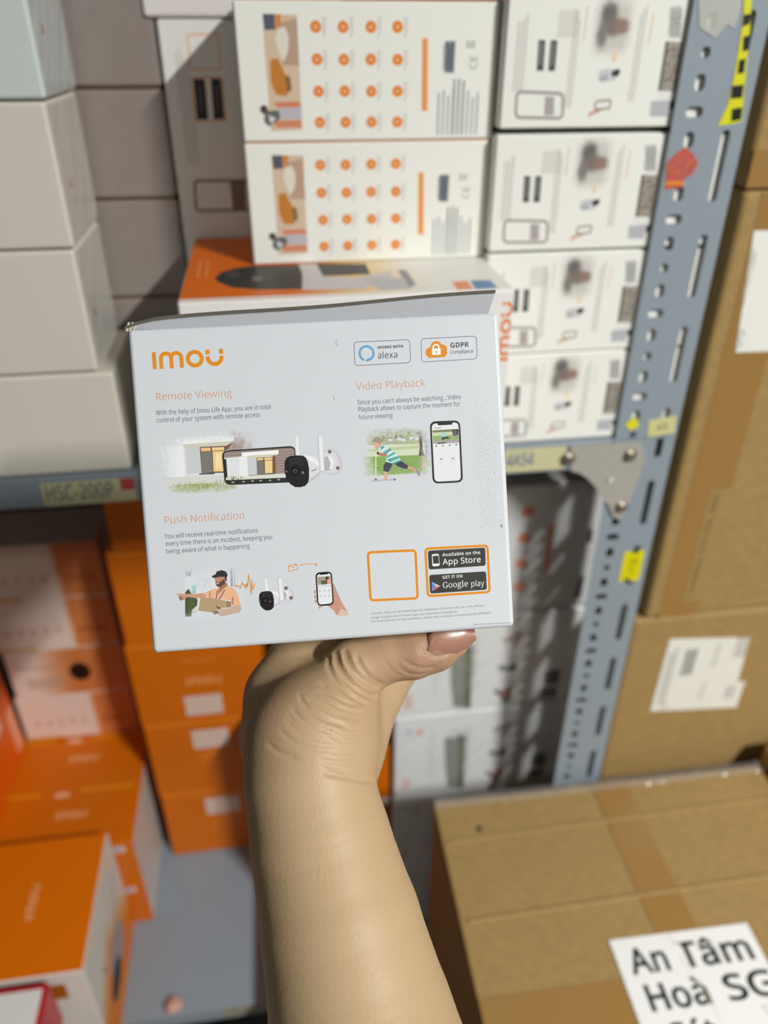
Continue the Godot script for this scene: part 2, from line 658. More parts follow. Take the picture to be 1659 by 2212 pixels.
func rack() -> void:
	var steel := mat(Color(0.55, 0.595, 0.63), 0.45, 0.5)
	var galv := grain_mat(Color(0.66, 0.645, 0.61), 0.42, 0.1, 0.08, Vector3.ONE * 12)
	var o := thing("shelving_rack", "grey slotted-angle steel rack with a perforated post, carrying the boxes", "shelving", Vector3(0, FLOOR, 0))
	var up := Vector3(0, -FLOOR, 0)
	# the post: a front flange with two rows of holes and a side flange
	var st := new_st()
	var xl := 0.3095
	var xm := 0.3405
	var xr := 0.3700
	var z1 := -0.610
	var z0 := -0.6125
	var pitch := 0.01925
	var k := 0
	var y := -0.0514 + pitch * 18.5
	while y > FLOOR + 0.02:
		var size: Vector2 = [Vector2(0.0068, 0.0038), Vector2(0.0040, 0.0058), Vector2(0.0036, 0.0038), Vector2(0.0040, 0.0058)][posmod(k - 2, 4)]
		slot_hole(st, xl + 0.0015, xm, y - pitch, y, size.x, size.y, z0, z1)
		y -= pitch
		k += 1
	slot_hole(st, xl + 0.0015, xm, FLOOR, y, 0, 0, z0, z1)
	var long := 0.0771
	y = -0.090 + long * 4.5
	while y > FLOOR + 0.08:
		slot_hole(st, xm, xr, y - long, y, 0.0036, 0.0262, z0, z1)
		y -= long
	slot_hole(st, xm, xr, FLOOR, y, 0, 0, z0, z1)
	var top_y := -0.0514 + pitch * 18.5
	quad(st, Vector3(xl + 0.0015, FLOOR, z0), Vector3(xl + 0.0015, top_y, z0), Vector3(xl, top_y, z1), Vector3(xl, FLOOR, z1), Vector3(-1, 0, 0))
	quad(st, Vector3(xl + 0.0015, FLOOR, z1), Vector3(xl + 0.0015, top_y, z1), Vector3(xl, top_y, z1), Vector3(xl, FLOOR, z1), Vector3(0, 0, 1))
	for x in [xr, xr - 0.0025]:
		quad(st, Vector3(x, FLOOR, z1), Vector3(x, top_y, z1), Vector3(x, top_y, z1 - 0.04), Vector3(x, FLOOR, z1 - 0.04), Vector3(1 if x == xr else -1, 0, 0))
	quad(st, Vector3(xr, FLOOR, z1 - 0.04), Vector3(xr, top_y, z1 - 0.04), Vector3(xr - 0.0025, top_y, z1 - 0.04), Vector3(xr - 0.0025, FLOOR, z1 - 0.04), Vector3(0, 0, -1))
	var post := part("upright_post", st.commit(), steel, o)
	post.position = up
	# shelf boards with a folded front lip
	for e in [["upper_shelf", -0.3245], ["lower_shelf", -1.2355]]:
		var b := new_st()
		b.append_from(rbox(Vector3(-0.38, e[1] - 0.001, -0.865), Vector3(1.495, 0.002, 0.51), 0.0008), 0, Transform3D())
		b.append_from(rbox(Vector3(-0.36, e[1] - 0.0145, -0.6105), Vector3(1.335, 0.029, 0.0022), 0.0009), 0, Transform3D())
		b.append_from(rbox(Vector3(-0.36, e[1] - 0.029, -0.617), Vector3(1.335, 0.0016, 0.013), 0.0007), 0, Transform3D())
		part("shelf_board", b.commit(), steel, o).position = up
	# corner plate that ties the upper shelf to the post, with its bolts
	var g := part("gusset_plate", plate(strip_nums("0.2648 -0.3269 0.3340 -0.3280 0.3410 -0.3433 0.3416 -0.3559 0.3321 -0.4088 0.3282 -0.4139 0.3207 -0.4099 0.3163 -0.4008 0.3071 -0.3883 0.2962 -0.3728 0.2868 -0.3633 0.2785 -0.3571 0.2693 -0.3538"), -0.6092, -0.6074), galv, o)
	g.position = up
	for t in [Vector2(0.2648, -0.340), Vector2(0.3256, -0.3412), Vector2(0.3270, -0.3985)]:
		var bs := new_st()
		cyl(bs, Vector3(t.x, t.y, -0.6074), Vector3(t.x, t.y, -0.6066), 0.0066, 20)
		cyl(bs, Vector3(t.x, t.y, -0.6066), Vector3(t.x, t.y, -0.6030), 0.0048, 6, 0.0044)
		part("bolt", bs.commit(), mat(Color(0.62, 0.60, 0.56), 0.3, 0.5, 0.8), o).position = up
	var rv := new_st()
	cyl(rv, Vector3(0.3103, -0.3672, -0.6074), Vector3(0.3103, -0.3672, -0.6060), 0.0040, 16, 0.0025)
	part("rivet", rv.commit(), mat(Color(0.85, 0.84, 0.80), 0.3), o).position = up
	# labels and tapes stuck to the steel
	var tape_y := Color(0.80, 0.79, 0.62)
	var cv := Cv.new(78, 23, 8, tape_y)
	text(cv, "HSC-200P", "2 18 60 18", 15, Color(0.22, 0.27, 0.42, 0.85), "Droid Sans", 0.3)
	cv.rect(66, 0, 12, 12, Color(0.72, 0.28, 0.27))
	cv.mottle(0, 0, 78, 23, 0.5, 0.8, Color(0.62, 0.62, 0.55), 3)
	var l1 := sheet("tape_label", o, "front", Vector2(-0.2080, -0.3528), Vector2(-0.1300, -0.3300), -0.6093, print_mat(cv), 0.0003)
	l1.position = up
	cv = Cv.new(60, 24, 8, tape_y)
	text(cv, "4A54", "2 18 29 18", 13, Color(0.22, 0.27, 0.55, 0.9), "Droid Sans", 0.3)
	cv.mottle(0, 0, 60, 24, 0.4, 0.7, Color(0.70, 0.70, 0.58), 4)
	sheet("tape_label", o, "front", Vector2(0.2030, -0.3515), Vector2(0.2622, -0.3275), -0.6093, print_mat(cv), 0.0003).position = up
	cv = Cv.new(56, 21, 6, Color(0.62, 0.58, 0.50))
	cv.line("14 8 18 14 22 7", 1.2, Color(0.34, 0.31, 0.30))
	cv.line("28 8 33 7 29 14 35 13", 1.2, Color(0.34, 0.31, 0.30))
	cv.mottle(0, 0, 56, 21, 0.4, 0.7, Color(0.50, 0.47, 0.42), 14)
	sheet("tape_label", o, "front", Vector2(-0.1500, -1.2585), Vector2(-0.0950, -1.2375), -0.6093, print_mat(cv), 0.0003).position = up
	cv = Cv.new(28, 24, 8, Color(0.80, 0.79, 0.55))
	text(cv, "45", "8 17 20 17", 9, Color(0.25, 0.27, 0.22, 0.8), "Droid Sans", 0.3)
	cv.mottle(0, 0, 28, 24, 0.4, 0.8, Color(0.88, 0.87, 0.74), 5)
	var yl := sheet("tape_label", o, "front", Vector2(-0.0135, -0.009), Vector2(0.0135, 0.009), 0.0, print_mat(cv), 0.0003)
	yl.position = up + Vector3(0.3535, -0.3140, -0.6098)
	yl.rotation.z = 0.12
	cv = Cv.new(22, 38, 8, Color(0.88, 0.85, 0.02))
	cv.mottle(0, 0, 22, 38, 0.25, 1.2, Color(0.55, 0.54, 0.02), 6)
	cv.rect(8, 0, 7, 3, Color(0.12, 0.12, 0.12))
	cv.rect(5, 34, 7, 4, Color(0.12, 0.12, 0.12))
	text(cv, "78", "7 18 16 18", 7, Color(0.35, 0.34, 0.02), "Droid Sans", 0.2)
	text(cv, "21", "7 28 15 28", 6, Color(0.45, 0.44, 0.02), "Droid Sans", 0.2)
	sheet("caution_sticker", o, "front", Vector2(0.3420, -0.4950), Vector2(0.3640, -0.4560), -0.6099, print_mat(cv), 0.0003).position = up
	part("yellow_scrap", plate(strip_nums("0.3167 -0.3098 0.3223 -0.3031 0.3270 -0.3044 0.3304 -0.3126 0.3228 -0.3159"), -0.6099, -0.6095), mat(Color(0.86, 0.84, 0.05)), o).position = up
	# hazard tape: yellow film with black blocks
	var hz := part("hazard_tape", plate(strip_nums("0.3426 0.0350 0.3495 0.0351 0.3557 0.0024 0.3594 -0.0207 0.3620 -0.0387 0.3657 -0.0580 0.3586 -0.0598 0.3468 -0.0609 0.3512 -0.0472 0.3515 -0.0296 0.3500 -0.0033 0.3484 0.0107"), -0.6099, -0.6095), mat(Color(0.85, 0.84, 0.04), 0.4), o)
	hz.position = up
	for t in ["0.3488 0.0102 0.3546 0.0108 0.3545 0.0046 0.3496 0.0029", "0.3520 -0.0033 0.3567 -0.0022 0.3578 -0.0113 0.3538 -0.0125", "0.3526 -0.0177 0.3575 -0.0169 0.3585 -0.0260 0.3535 -0.0266", "0.3515 -0.0344 0.3605 -0.0335 0.3614 -0.0423 0.3522 -0.0429", "0.3551 -0.0497 0.3634 -0.0485 0.3645 -0.0570 0.3565 -0.0582"]:
		part("black_stripe", plate(strip_nums(t), -0.6002 - 0.0097, -0.6002 - 0.0092), mat(Color(0.05, 0.05, 0.05), 0.4), hz)
	cv = Cv.new(26, 28, 8, Color(0.76, 0.36, 0.30))
	cv.mottle(0, 0, 26, 28, 0.22, 1.6, Color(0.48, 0.30, 0.45), 8)
	cv.mottle(0, 0, 26, 28, 0.3, 1.2, Color(0.85, 0.50, 0.35), 9)
	cv.rect(0, 22, 26, 3, Color(0.90, 0.55, 0.18))
	var torn := plate(strip_nums("0.3106 -0.0862 0.3174 -0.0792 0.3242 -0.0754 0.3309 -0.0800 0.3367 -0.0867 0.3345 -0.0940 0.3278 -0.0986 0.3282 -0.1040 0.3135 -0.1057"), -0.6099, -0.6095)
	var pm := print_mat(cv)
	pm.uv1_triplanar = true
	pm.texture_repeat = true
	pm.uv1_scale = Vector3.ONE * 38
	part("torn_sticker", torn, pm, o).position = up
	var film := StandardMaterial3D.new()
	film.transparency = BaseMaterial3D.TRANSPARENCY_ALPHA
	film.albedo_color = Color(0.95, 0.95, 0.9, 0.28)
	film.roughness = 0.22
	part("clear_tape", plate(strip_nums("0.3093 0.0294 0.3409 0.0297 0.3452 0.0135 0.3433 0.0018 0.3376 0.0046 0.3301 -0.0039 0.3170 0.0023"), -0.6095, -0.6091), film, o).position = up


# ------------------------------------------------------------------ prints of the boxes on the shelves
func icon_print() -> StandardMaterial3D:
	var cv := Cv.new(212, 100.5, 5, Color(0.935, 0.935, 0.90))
	cv.poly("21.1 8.1 48.3 8.5 48.1 92.7 21.9 93.2", Color(0.84, 0.75, 0.65))
	cv.poly("32.9 14.5 48.1 11.0 48.4 44.5 35.1 44.2", Color(0.74, 0.62, 0.53))
	cv.poly("21.8 8.1 30.6 8.2 30.6 18.9 22.3 19.1", Color(0.35, 0.36, 0.42))
	cv.poly("30.6 8.2 36.0 8.3 34.8 16.5 31.0 18.9", Color(0.83, 0.55, 0.30))
	cv.poly("32.6 18.3 38.2 16.5 41.2 23.6 39.9 33.9 36.0 41.6 31.7 32.4 30.2 24.6", Color(0.90, 0.87, 0.81))
	cv.poly("25.0 40.1 31.3 38.9 36.2 49.6 39.7 61.8 36.6 66.5 28.1 65.5 24.5 56.0", Color(0.78, 0.50, 0.20))
	cv.poly("36.1 50.9 40.3 52.3 41.1 61.8 37.4 64.4", Color(0.55, 0.40, 0.25))
	cv.poly("26.3 71.0 47.8 70.9 48.3 75.1 27.5 75.1", Color(0.84, 0.52, 0.38))
	cv.poly("28.9 75.2 48.3 75.1 48.6 84.2 31.2 83.6", Color(0.75, 0.73, 0.76))
	cv.poly("25.4 85.5 47.8 84.8 48.2 90.5 26.5 90.5", Color(0.84, 0.53, 0.40))
	cv.poly("18.0 77.6 29.5 77.3 30.5 83.6 20.8 89.6 16.7 86.0", Color(0.40, 0.42, 0.40))
	cv.poly("20.7 80.5 26.9 83.5 22.3 87.6", Color(0.85, 0.85, 0.83))
	cv.disc(27.5 - 10.0, 76.5, 3.3, Color(0.35, 0.28, 0.26))
	var rows := ["62.7 16.7 84.6 16.9 107.0 16.8 128.7 16.7", "62.9 39.8 84.8 40.1 106.8 40.0 129.0 40.2", "63.2 63.3 84.8 63.2 107.0 63.6 129.2 63.6", "63.3 86.9 85.0 87.0 107.1 87.1 129.2 87.2"]
	for r in rows:
		for q in Cv.nums(r):
			cv.disc(q.x, q.y, 4.4, Color(0.90, 0.52, 0.20))
			cv.disc(q.x, q.y, 1.6, Color(0.93, 0.72, 0.52))
			cv.rect(q.x + 5.5, q.y - 7, 1.0, 15, Color(0.78, 0.78, 0.76))
			cv.rect(q.x + 7.3, q.y - 7, 0.8, 12, Color(0.80, 0.80, 0.78))
	cv.poly("149.1 24.5 153.7 24.6 155.1 78.9 150.0 78.7", Color(0.92, 0.60, 0.30))
	cv.poly("168.6 26.6 177.1 26.8 176.7 50.2 168.6 50.0", Color(0.50, 0.53, 0.56))
	cv.text_lines(167, 26, 9, 22, 5, Color(0.2, 0.22, 0.26), true, 3)
	text(cv, "CE", "196.6 48.0 196.0 37.1", 6.5, Color(0.45, 0.46, 0.45), "Droid Sans", -0.2, 3)
	cv.text_lines(186, 26, 8, 6, 3, Color(0.5, 0.5, 0.48), true, 4)
	cv.text_lines(163, 62, 38, 36, 9, Color(0.52, 0.54, 0.60), true, 5)
	cv.text_lines(176, 54, 12, 44, 3, Color(0.30, 0.33, 0.36), true, 6)
	return print_mat(cv)


func photo_print() -> StandardMaterial3D:
	var w := Color(0.93, 0.93, 0.90)
	var cv := Cv.new(198, 86, 6, w)
	var g := Color(0.72, 0.71, 0.68)
	cv.text_lines(7, 10, 9, 52, 4, g, true, 1)
	for t in ["24.4 28.4 29.6 28.5 30.4 48.1 25.0 48.0", "33.8 28.6 39.0 28.7 39.5 48.3 34.1 48.2"]:
		cv.poly(t, Color(0.30, 0.30, 0.30))
		var q := Cv.nums(t)
		cv.line(PackedVector2Array([q[0].lerp(q[1], 0.45) + Vector2(0, 2), q[3].lerp(q[2], 0.45) - Vector2(0, 4)]), 1.2, Color(0.60, 0.60, 0.58))
	cv.rect(38, 10, 16, 17, Color(0.86, 0.855, 0.82))
	var ph := cv.round_rect("10.9 61.7 48.1 63.2 49.6 80.1 11.4 79.0", 4.0)
	cv.line(ph, 2.2, Color(0.62, 0.61, 0.58), true)
	cv.poly("33.7 65.1 41.2 65.3 42.2 78.0 34.3 77.8", Color(0.68, 0.64, 0.64))
	cv.text_lines(50, 5, 6, 68, 3, g, true, 2)
	cv.text_lines(58, 7, 4, 22, 1, Color(0.88, 0.78, 0.68), true, 12)
	var pic := Cv.new(40, 50, 6, Color(0.80, 0.79, 0.76))
	pic.disc(14, 12, 6, Color(0.42, 0.41, 0.40), 8, 0.5)
	pic.disc(18, 20, 8, Color(0.50, 0.45, 0.43), 6, 0.5)
	pic.disc(26, 20, 6, Color(0.58, 0.48, 0.44), 4.5, 0.4)
	pic.disc(10, 26, 4, Color(0.50, 0.49, 0.46), 8, 0.6)
	pic.feather(18, 20, 18, 22, 0.5, 4)
	cv.paste(pic, 63, 0)
	cv.poly("74.8 48.3 82.1 46.6 90.4 47.7 88.5 55.0 76.4 55.6 74.5 52.8", Color(0.80, 0.80, 0.81))
	cv.poly("75.5 52.8 81.7 50.2 82.4 54.8 76.4 55.6", Color(0.68, 0.68, 0.71))
	cv.poly("85.5 48.5 89.7 46.8 92.1 48.6 90.5 51.8 86.6 52.3 84.7 50.3", Color(0.22, 0.22, 0.22))
	cv.poly("84.0 35.9 86.5 35.9 87.0 42.2 84.0 42.1", Color(0.91, 0.80, 0.64))
	cv.line(cv.round_rect("75.2 68.6 87.5 67.9 87.3 73.6 75.0 74.2", 1.5), 1.4, Color(0.55, 0.52, 0.49), true)
	cv.poly("70.1 79.8 71.1 76.0 78.1 74.3 81.4 75.3 75.4 77.1", Color(0.80, 0.60, 0.52))
	cv.text_lines(101, 5, 6, 64, 3, g, true, 7)
	cv.text_lines(110, 7, 4, 24, 1, Color(0.88, 0.78, 0.68), true, 13)
	cv.poly("123.4 7.8 133.2 7.1 136.4 27.1 127.2 27.0", Color(0.74, 0.74, 0.72))
	cv.mottle(124, 8, 12, 19, 0.6, 2.5, Color(0.45, 0.45, 0.43), 31)
	cv.poly("124.6 29.1 139.0 29.8 139.5 62.7 125.2 61.9", Color(0.64, 0.61, 0.57))
	cv.mottle(126, 30, 13, 31, 0.3, 2.2, Color(0.30, 0.29, 0.27), 32)
	cv.poly("125.2 29.6 126.9 29.6 127.3 62.0 125.2 61.9", Color(0.30, 0.30, 0.28))
	cv.poly("123.8 62.8 138.6 63.7 137.7 69.3 123.8 68.0", Color(0.90, 0.90, 0.88))
	cv.poly("120.8 68.9 136.4 68.3 136.6 79.8 121.7 79.4", Color(0.72, 0.72, 0.74))
	cv.poly("136.6 69.3 140.6 68.4 140.7 74.2 137.2 75.0", Color(0.15, 0.15, 0.15))
	return print_mat(cv)


func badge_print() -> StandardMaterial3D:
	var cv := Cv.new(170, 188, 4, Color(0.895, 0.885, 0.86))
	cv.text_lines(11, 15, 13, 105, 4, Color(0.74, 0.73, 0.71), true, 3)
	cv.line(cv.round_rect("24.7 11.1 53.0 10.4 52.0 38.4 24.5 38.9", 2.0), 1.5, Color(0.90, 0.68, 0.50), true)
	cv.line(cv.round_rect("23.7 45.1 52.7 44.6 52.4 82.0 23.3 82.4", 2.0), 1.5, Color(0.90, 0.68, 0.50), true)
	for t in ["25.7 46.4 36.3 46.2 35.8 80.5 24.9 80.8", "41.9 46.2 51.2 46.0 51.1 80.3 40.9 80.6"]:
		cv.poly(t, Color(0.22, 0.20, 0.20))
		var q := Cv.nums(t)
		cv.line(PackedVector2Array([q[0].lerp(q[1], 0.5) + Vector2(0, 6), q[3].lerp(q[2], 0.5) - Vector2(0, 8)]), 1.6, Color(0.42, 0.40, 0.39))
	cv.line(cv.round_rect("15.9 135.0 116.3 136.3 116.3 164.3 13.9 163.2", 4.0), 2.4, Color(0.42, 0.36, 0.33), true)
	cv.poly("50.4 136.4 65.6 136.7 64.8 162.2 50.8 162.6", Color(0.52, 0.44, 0.38))
	cv.text_lines(110, 20, 40, 60, 5, Color(0.75, 0.74, 0.72), true, 9)
	return print_mat(cv)


func big_box_top() -> StandardMaterial3D:
	var cv := Cv.new(272, 220, 3, Color(0.92, 0.91, 0.88))
	for x in cv.w:
		var f := smoothstep(0.42, 0.78, float(x) / cv.w)
		var c := Color(0.89, 0.42, 0.02).lerp(Color(0.93, 0.74, 0.40), smoothstep(0.3, 0.55, float(x) / cv.w)).lerp(Color(0.92, 0.91, 0.88), f)
		cv.im.fill_rect(Rect2i(x, 0, 1, cv.h), c)
	cv.rect(0, 214, 272, 6, Color(0.92, 0.91, 0.88))
	var q := "25.3 155.0 30.1 136.2 42.9 123.5 58.0 118.1 96.3 119.6 100.9 124.0 100.6 153.0 98.0 198.7 61.3 194.9 40.4 185.7 29.4 168.8"
	cv.poly(q, Color(0.19, 0.20, 0.19))
	cv.poly("99.3 116.3 119.5 119.0 121.7 162.8 148.7 170.0 179.7 149.6 175.2 190.3 144.5 205.2 97.8 201.8 100.9 153.0", Color(0.80, 0.78, 0.78))
	cv.poly("115.7 118.5 160.0 124.6 160.0 161.2 118.2 161.0", Color(0.24, 0.25, 0.25))
	cv.poly("185.3 150.4 192.9 151.5 193.6 199.3 187.0 206.0", Color(0.55, 0.54, 0.56))
	cv.poly("148.7 170.0 185.1 175.0 188.1 209.9 163.1 210.8", Color(0.74, 0.73, 0.74))
	var e := Cv.nums("61.5 161.3 41.4 144.8 14.6 119.6")
	cv.disc(e[0].x, e[0].y, 5, Color(0.45, 0.42, 0.38), 8)
	cv.disc(e[1].x, e[1].y, 6, Color(0.32, 0.28, 0.28), 9)
	cv.text_lines(e[2].x - 6, e[2].y - 30, 14, 60, 2, Color(0.93, 0.65, 0.42), true, 2)
	cv.poly("225.4 194.0 239.1 192.6 238.2 218.1 224.5 219.3", Color(0.90, 0.58, 0.42))
	cv.poly("242.1 191.6 259.3 194.0 259.1 217.9 239.7 219.6", Color(0.42, 0.55, 0.70))
	return print_mat(cv)


func big_box_front() -> StandardMaterial3D:
	var cv := Cv.new(272, 143, 4, Color(0.92, 0.915, 0.90))
	logo(cv, Vector2(263, 46), Vector2(0, -9.5), Vector2(-9.5 * 0.0 - 1.0, 0) * -9.5, Color(0.90, 0.50, 0.22))
	logo(cv, Vector2(40, 60), Vector2(12, 0), Vector2(0, 12), Color(0.90, 0.50, 0.22))
	return print_mat(cv)


func orange_print(kind: int) -> StandardMaterial3D:
	# the fronts of the tall orange boxes: maker's mark, white label patch, faint line of print
	var cv := Cv.new(193, 162, 4, ORANGE)
	logo(cv, Vector2(78, 72), Vector2(12.5, 0), Vector2(0, 13.5), Color(0.95, 0.66, 0.42) if kind == 1 else Color(0.90, 0.52, 0.15))
	text(cv, "security camera", "74 100 124 100" if kind == 0 else "74 40 124 40", 5, Color(0.93, 0.62, 0.35), "Droid Sans", 0.0)
	cv.rect(1, 1, 191, 3, Color(0.93, 0.55, 0.10))
	return print_mat(cv)


func flat_top_print() -> StandardMaterial3D:
	var cv := Cv.new(240, 110, 4, ORANGE)
	logo(cv, Vector2(117, 42), Vector2(11.5, 0), Vector2(0, 12), Color(0.96, 0.72, 0.52))
	cv.rect(20, 0, 66, 6, Color(0.90, 0.58, 0.10))
	cv.rect(146, 0, 84, 6, Color(0.90, 0.58, 0.10))
	cv.rect(108, 3, 22, 9, Color(0.95, 0.72, 0.55))
	return print_mat(cv)


func fade_print(dome: bool) -> StandardMaterial3D:
	# white to orange fronts of the flat boxes at the back of the lower shelf
	var cv := Cv.new(186, 100, 4, WHITE)
	var edge := 118.0 if not dome else 90.0
	for x in cv.w:
		var f := smoothstep(edge - (4.0 if not dome else 60.0), edge + (10.0 if not dome else 20.0), x / cv.s)
		cv.im.fill_rect(Rect2i(x, 0, 1, cv.h), Color(0.90, 0.83, 0.78).lerp(Color(0.80, 0.45, 0.22), f * 0.9))
	if dome:
		cv.disc(112, 52, 17, Color(0.10, 0.07, 0.06), 20)
		text(cv, "Dome Camera", "14 40 72 40", 11, Color(0.62, 0.55, 0.50), "Droid Sans", 0.0)
		cv.text_lines(22, 60, 60, 24, 3, Color(0.72, 0.62, 0.55), false, 4)
	else:
		for i in 5:
			cv.disc(24 + 19.0 * i, 62, 4, Color(0.80, 0.70, 0.64), 7, 0.5)
		cv.rect(0, 95, 60, 5, Color(0.86, 0.62, 0.25))
		cv.text_lines(128, 58, 46, 14, 3, Color(0.66, 0.34, 0.18), false, 6)
	return print_mat(cv)


func strip_print() -> StandardMaterial3D:
	# wrapped white boxes at the right of the lower shelf
	var cv := Cv.new(276, 183, 4, Color(0.92, 0.925, 0.92))
	text(cv, "mini", "25.6 169.9 25.0 140.0", 14, Color(0.90, 0.58, 0.42), "Droid Sans Bold", 0.0, 3)
	var d := Cv.nums("22.0 32.5 37.6 35.0")
	cv.disc(d[0].x, d[0].y, 5, Color(0.76, 0.80, 0.84), 8)
	cv.disc(d[1].x, d[1].y, 5, Color(0.90, 0.66, 0.45), 7)
	cv.text_lines(55, 18, 8, 130, 3, Color(0.80, 0.81, 0.81), true, 3)
	cv.poly("77.4 53.7 111.0 56.6 114.8 183.5 88.4 175.9 82.3 123.5", Color(0.50, 0.51, 0.48))
	cv.poly("98.4 52.1 111.8 54.2 115.8 183.6 105.4 181.7", Color(0.27, 0.33, 0.10))
	cv.poly("98.4 52.1 107.2 52.2 108.9 66.2 100.1 67.3", Color(0.10, 0.12, 0.12))
	cv.mottle(78, 26, 46, 130, 0.14, 1.6, Color(0.32, 0.32, 0.29), 14)
	cv.mottle(78, 26, 46, 130, 0.2, 1.2, Color(0.82, 0.82, 0.80), 15)
	cv.poly("153.2 96.4 168.0 100.2 178.4 92.8 180.9 111.4 165.4 112.8 152.1 106.6", Color(0.45, 0.47, 0.46))
	cv.poly("168.7 97.7 178.4 92.8 181.5 107.6 172.6 111.4", Color(0.10, 0.12, 0.12))
	cv.poly("150.0 151.4 161.3 153.4 175.0 139.6 178.8 172.9 164.9 175.9 158.1 161.0", Color(0.60, 0.38, 0.22))
	cv.poly("149.8 148.6 158.1 148.7 158.9 158.4 151.3 157.0", Color(0.25, 0.22, 0.22))
	cv.poly("164.0 164.7 174.5 166.6 172.7 178.7 164.2 178.5", Color(0.30, 0.28, 0.12))
	cv.poly("152.8 45.9 180.2 32.9 185.7 35.0 178.4 52.4 155.1 52.4", Color(0.72, 0.60, 0.60))
	cv.poly("225.1 118.9 249.2 117.6 251.1 150.0 226.4 148.5", Color(0.20, 0.21, 0.21))
	cv.poly("226.0 153.8 249.8 155.2 249.8 180.0 225.8 178.5", Color(0.42, 0.42, 0.42))
	return print_mat(cv)


func dots_print() -> StandardMaterial3D:
	var cv := Cv.new(276, 205, 4, Color(0.86, 0.865, 0.86))
	for q in Cv.nums("169.9 38.6 168.6 80.2 169.0 122.6 169.9 162.2"):
		for i in 4:
			cv.disc(q.x - 36.0 * i, q.y, 8.5, Color(0.92, 0.42, 0.12))
	cv.poly("201.4 62.7 207.9 63.3 209.3 142.1 202.4 140.7", Color(0.90, 0.42, 0.20))
	cv.poly("255.8 75.3 264.5 74.9 264.5 96.5 255.6 96.9", Color(0.35, 0.35, 0.36))
	cv.poly("254.3 157.8 263.8 152.0 262.7 192.1 251.3 193.6", Color(0.30, 0.30, 0.31))
	return print_mat(cv)


func wrap_film(w: float, h: float, sd: int, amp: float, alpha: float) -> ArrayMesh:
	# a wrinkled sheet of stretch film in x and y
	var nz := FastNoiseLite.new()
	nz.seed = sd
	nz.frequency = 1.0
	var st := new_st()
	var nx := 60
	var ny := 60
	var f := func(i: int, j: int) -> Vector3:
		var x := w * (float(i) / nx - 0.5)
		var y := h * float(j) / ny
		var d := (x * 0.75 - y * 0.66) * 42.0
		var along := (x * 0.66 + y * 0.75) * 7.0
		return Vector3(x, y, amp * (nz.get_noise_2d(d, along) + 0.5 * nz.get_noise_2d(d * 2.3, along * 1.5 + 9.0)))
	for i in nx:
		for j in ny:
			var a: Vector3 = f.call(i, j)
			var b: Vector3 = f.call(i + 1, j)
			var c: Vector3 = f.call(i + 1, j + 1)
			var d: Vector3 = f.call(i, j + 1)
			for p in [a, c, b, a, d, c]:
				st.set_smooth_group(0)
				st.add_vertex(p)
	st.index()
	st.generate_normals()
	return st.commit()


func film_mat(alpha: float) -> StandardMaterial3D:
	var m := StandardMaterial3D.new()
	m.transparency = BaseMaterial3D.TRANSPARENCY_ALPHA
	m.albedo_color = Color(0.92, 0.93, 0.95, alpha)
	m.roughness = 0.2
	return m


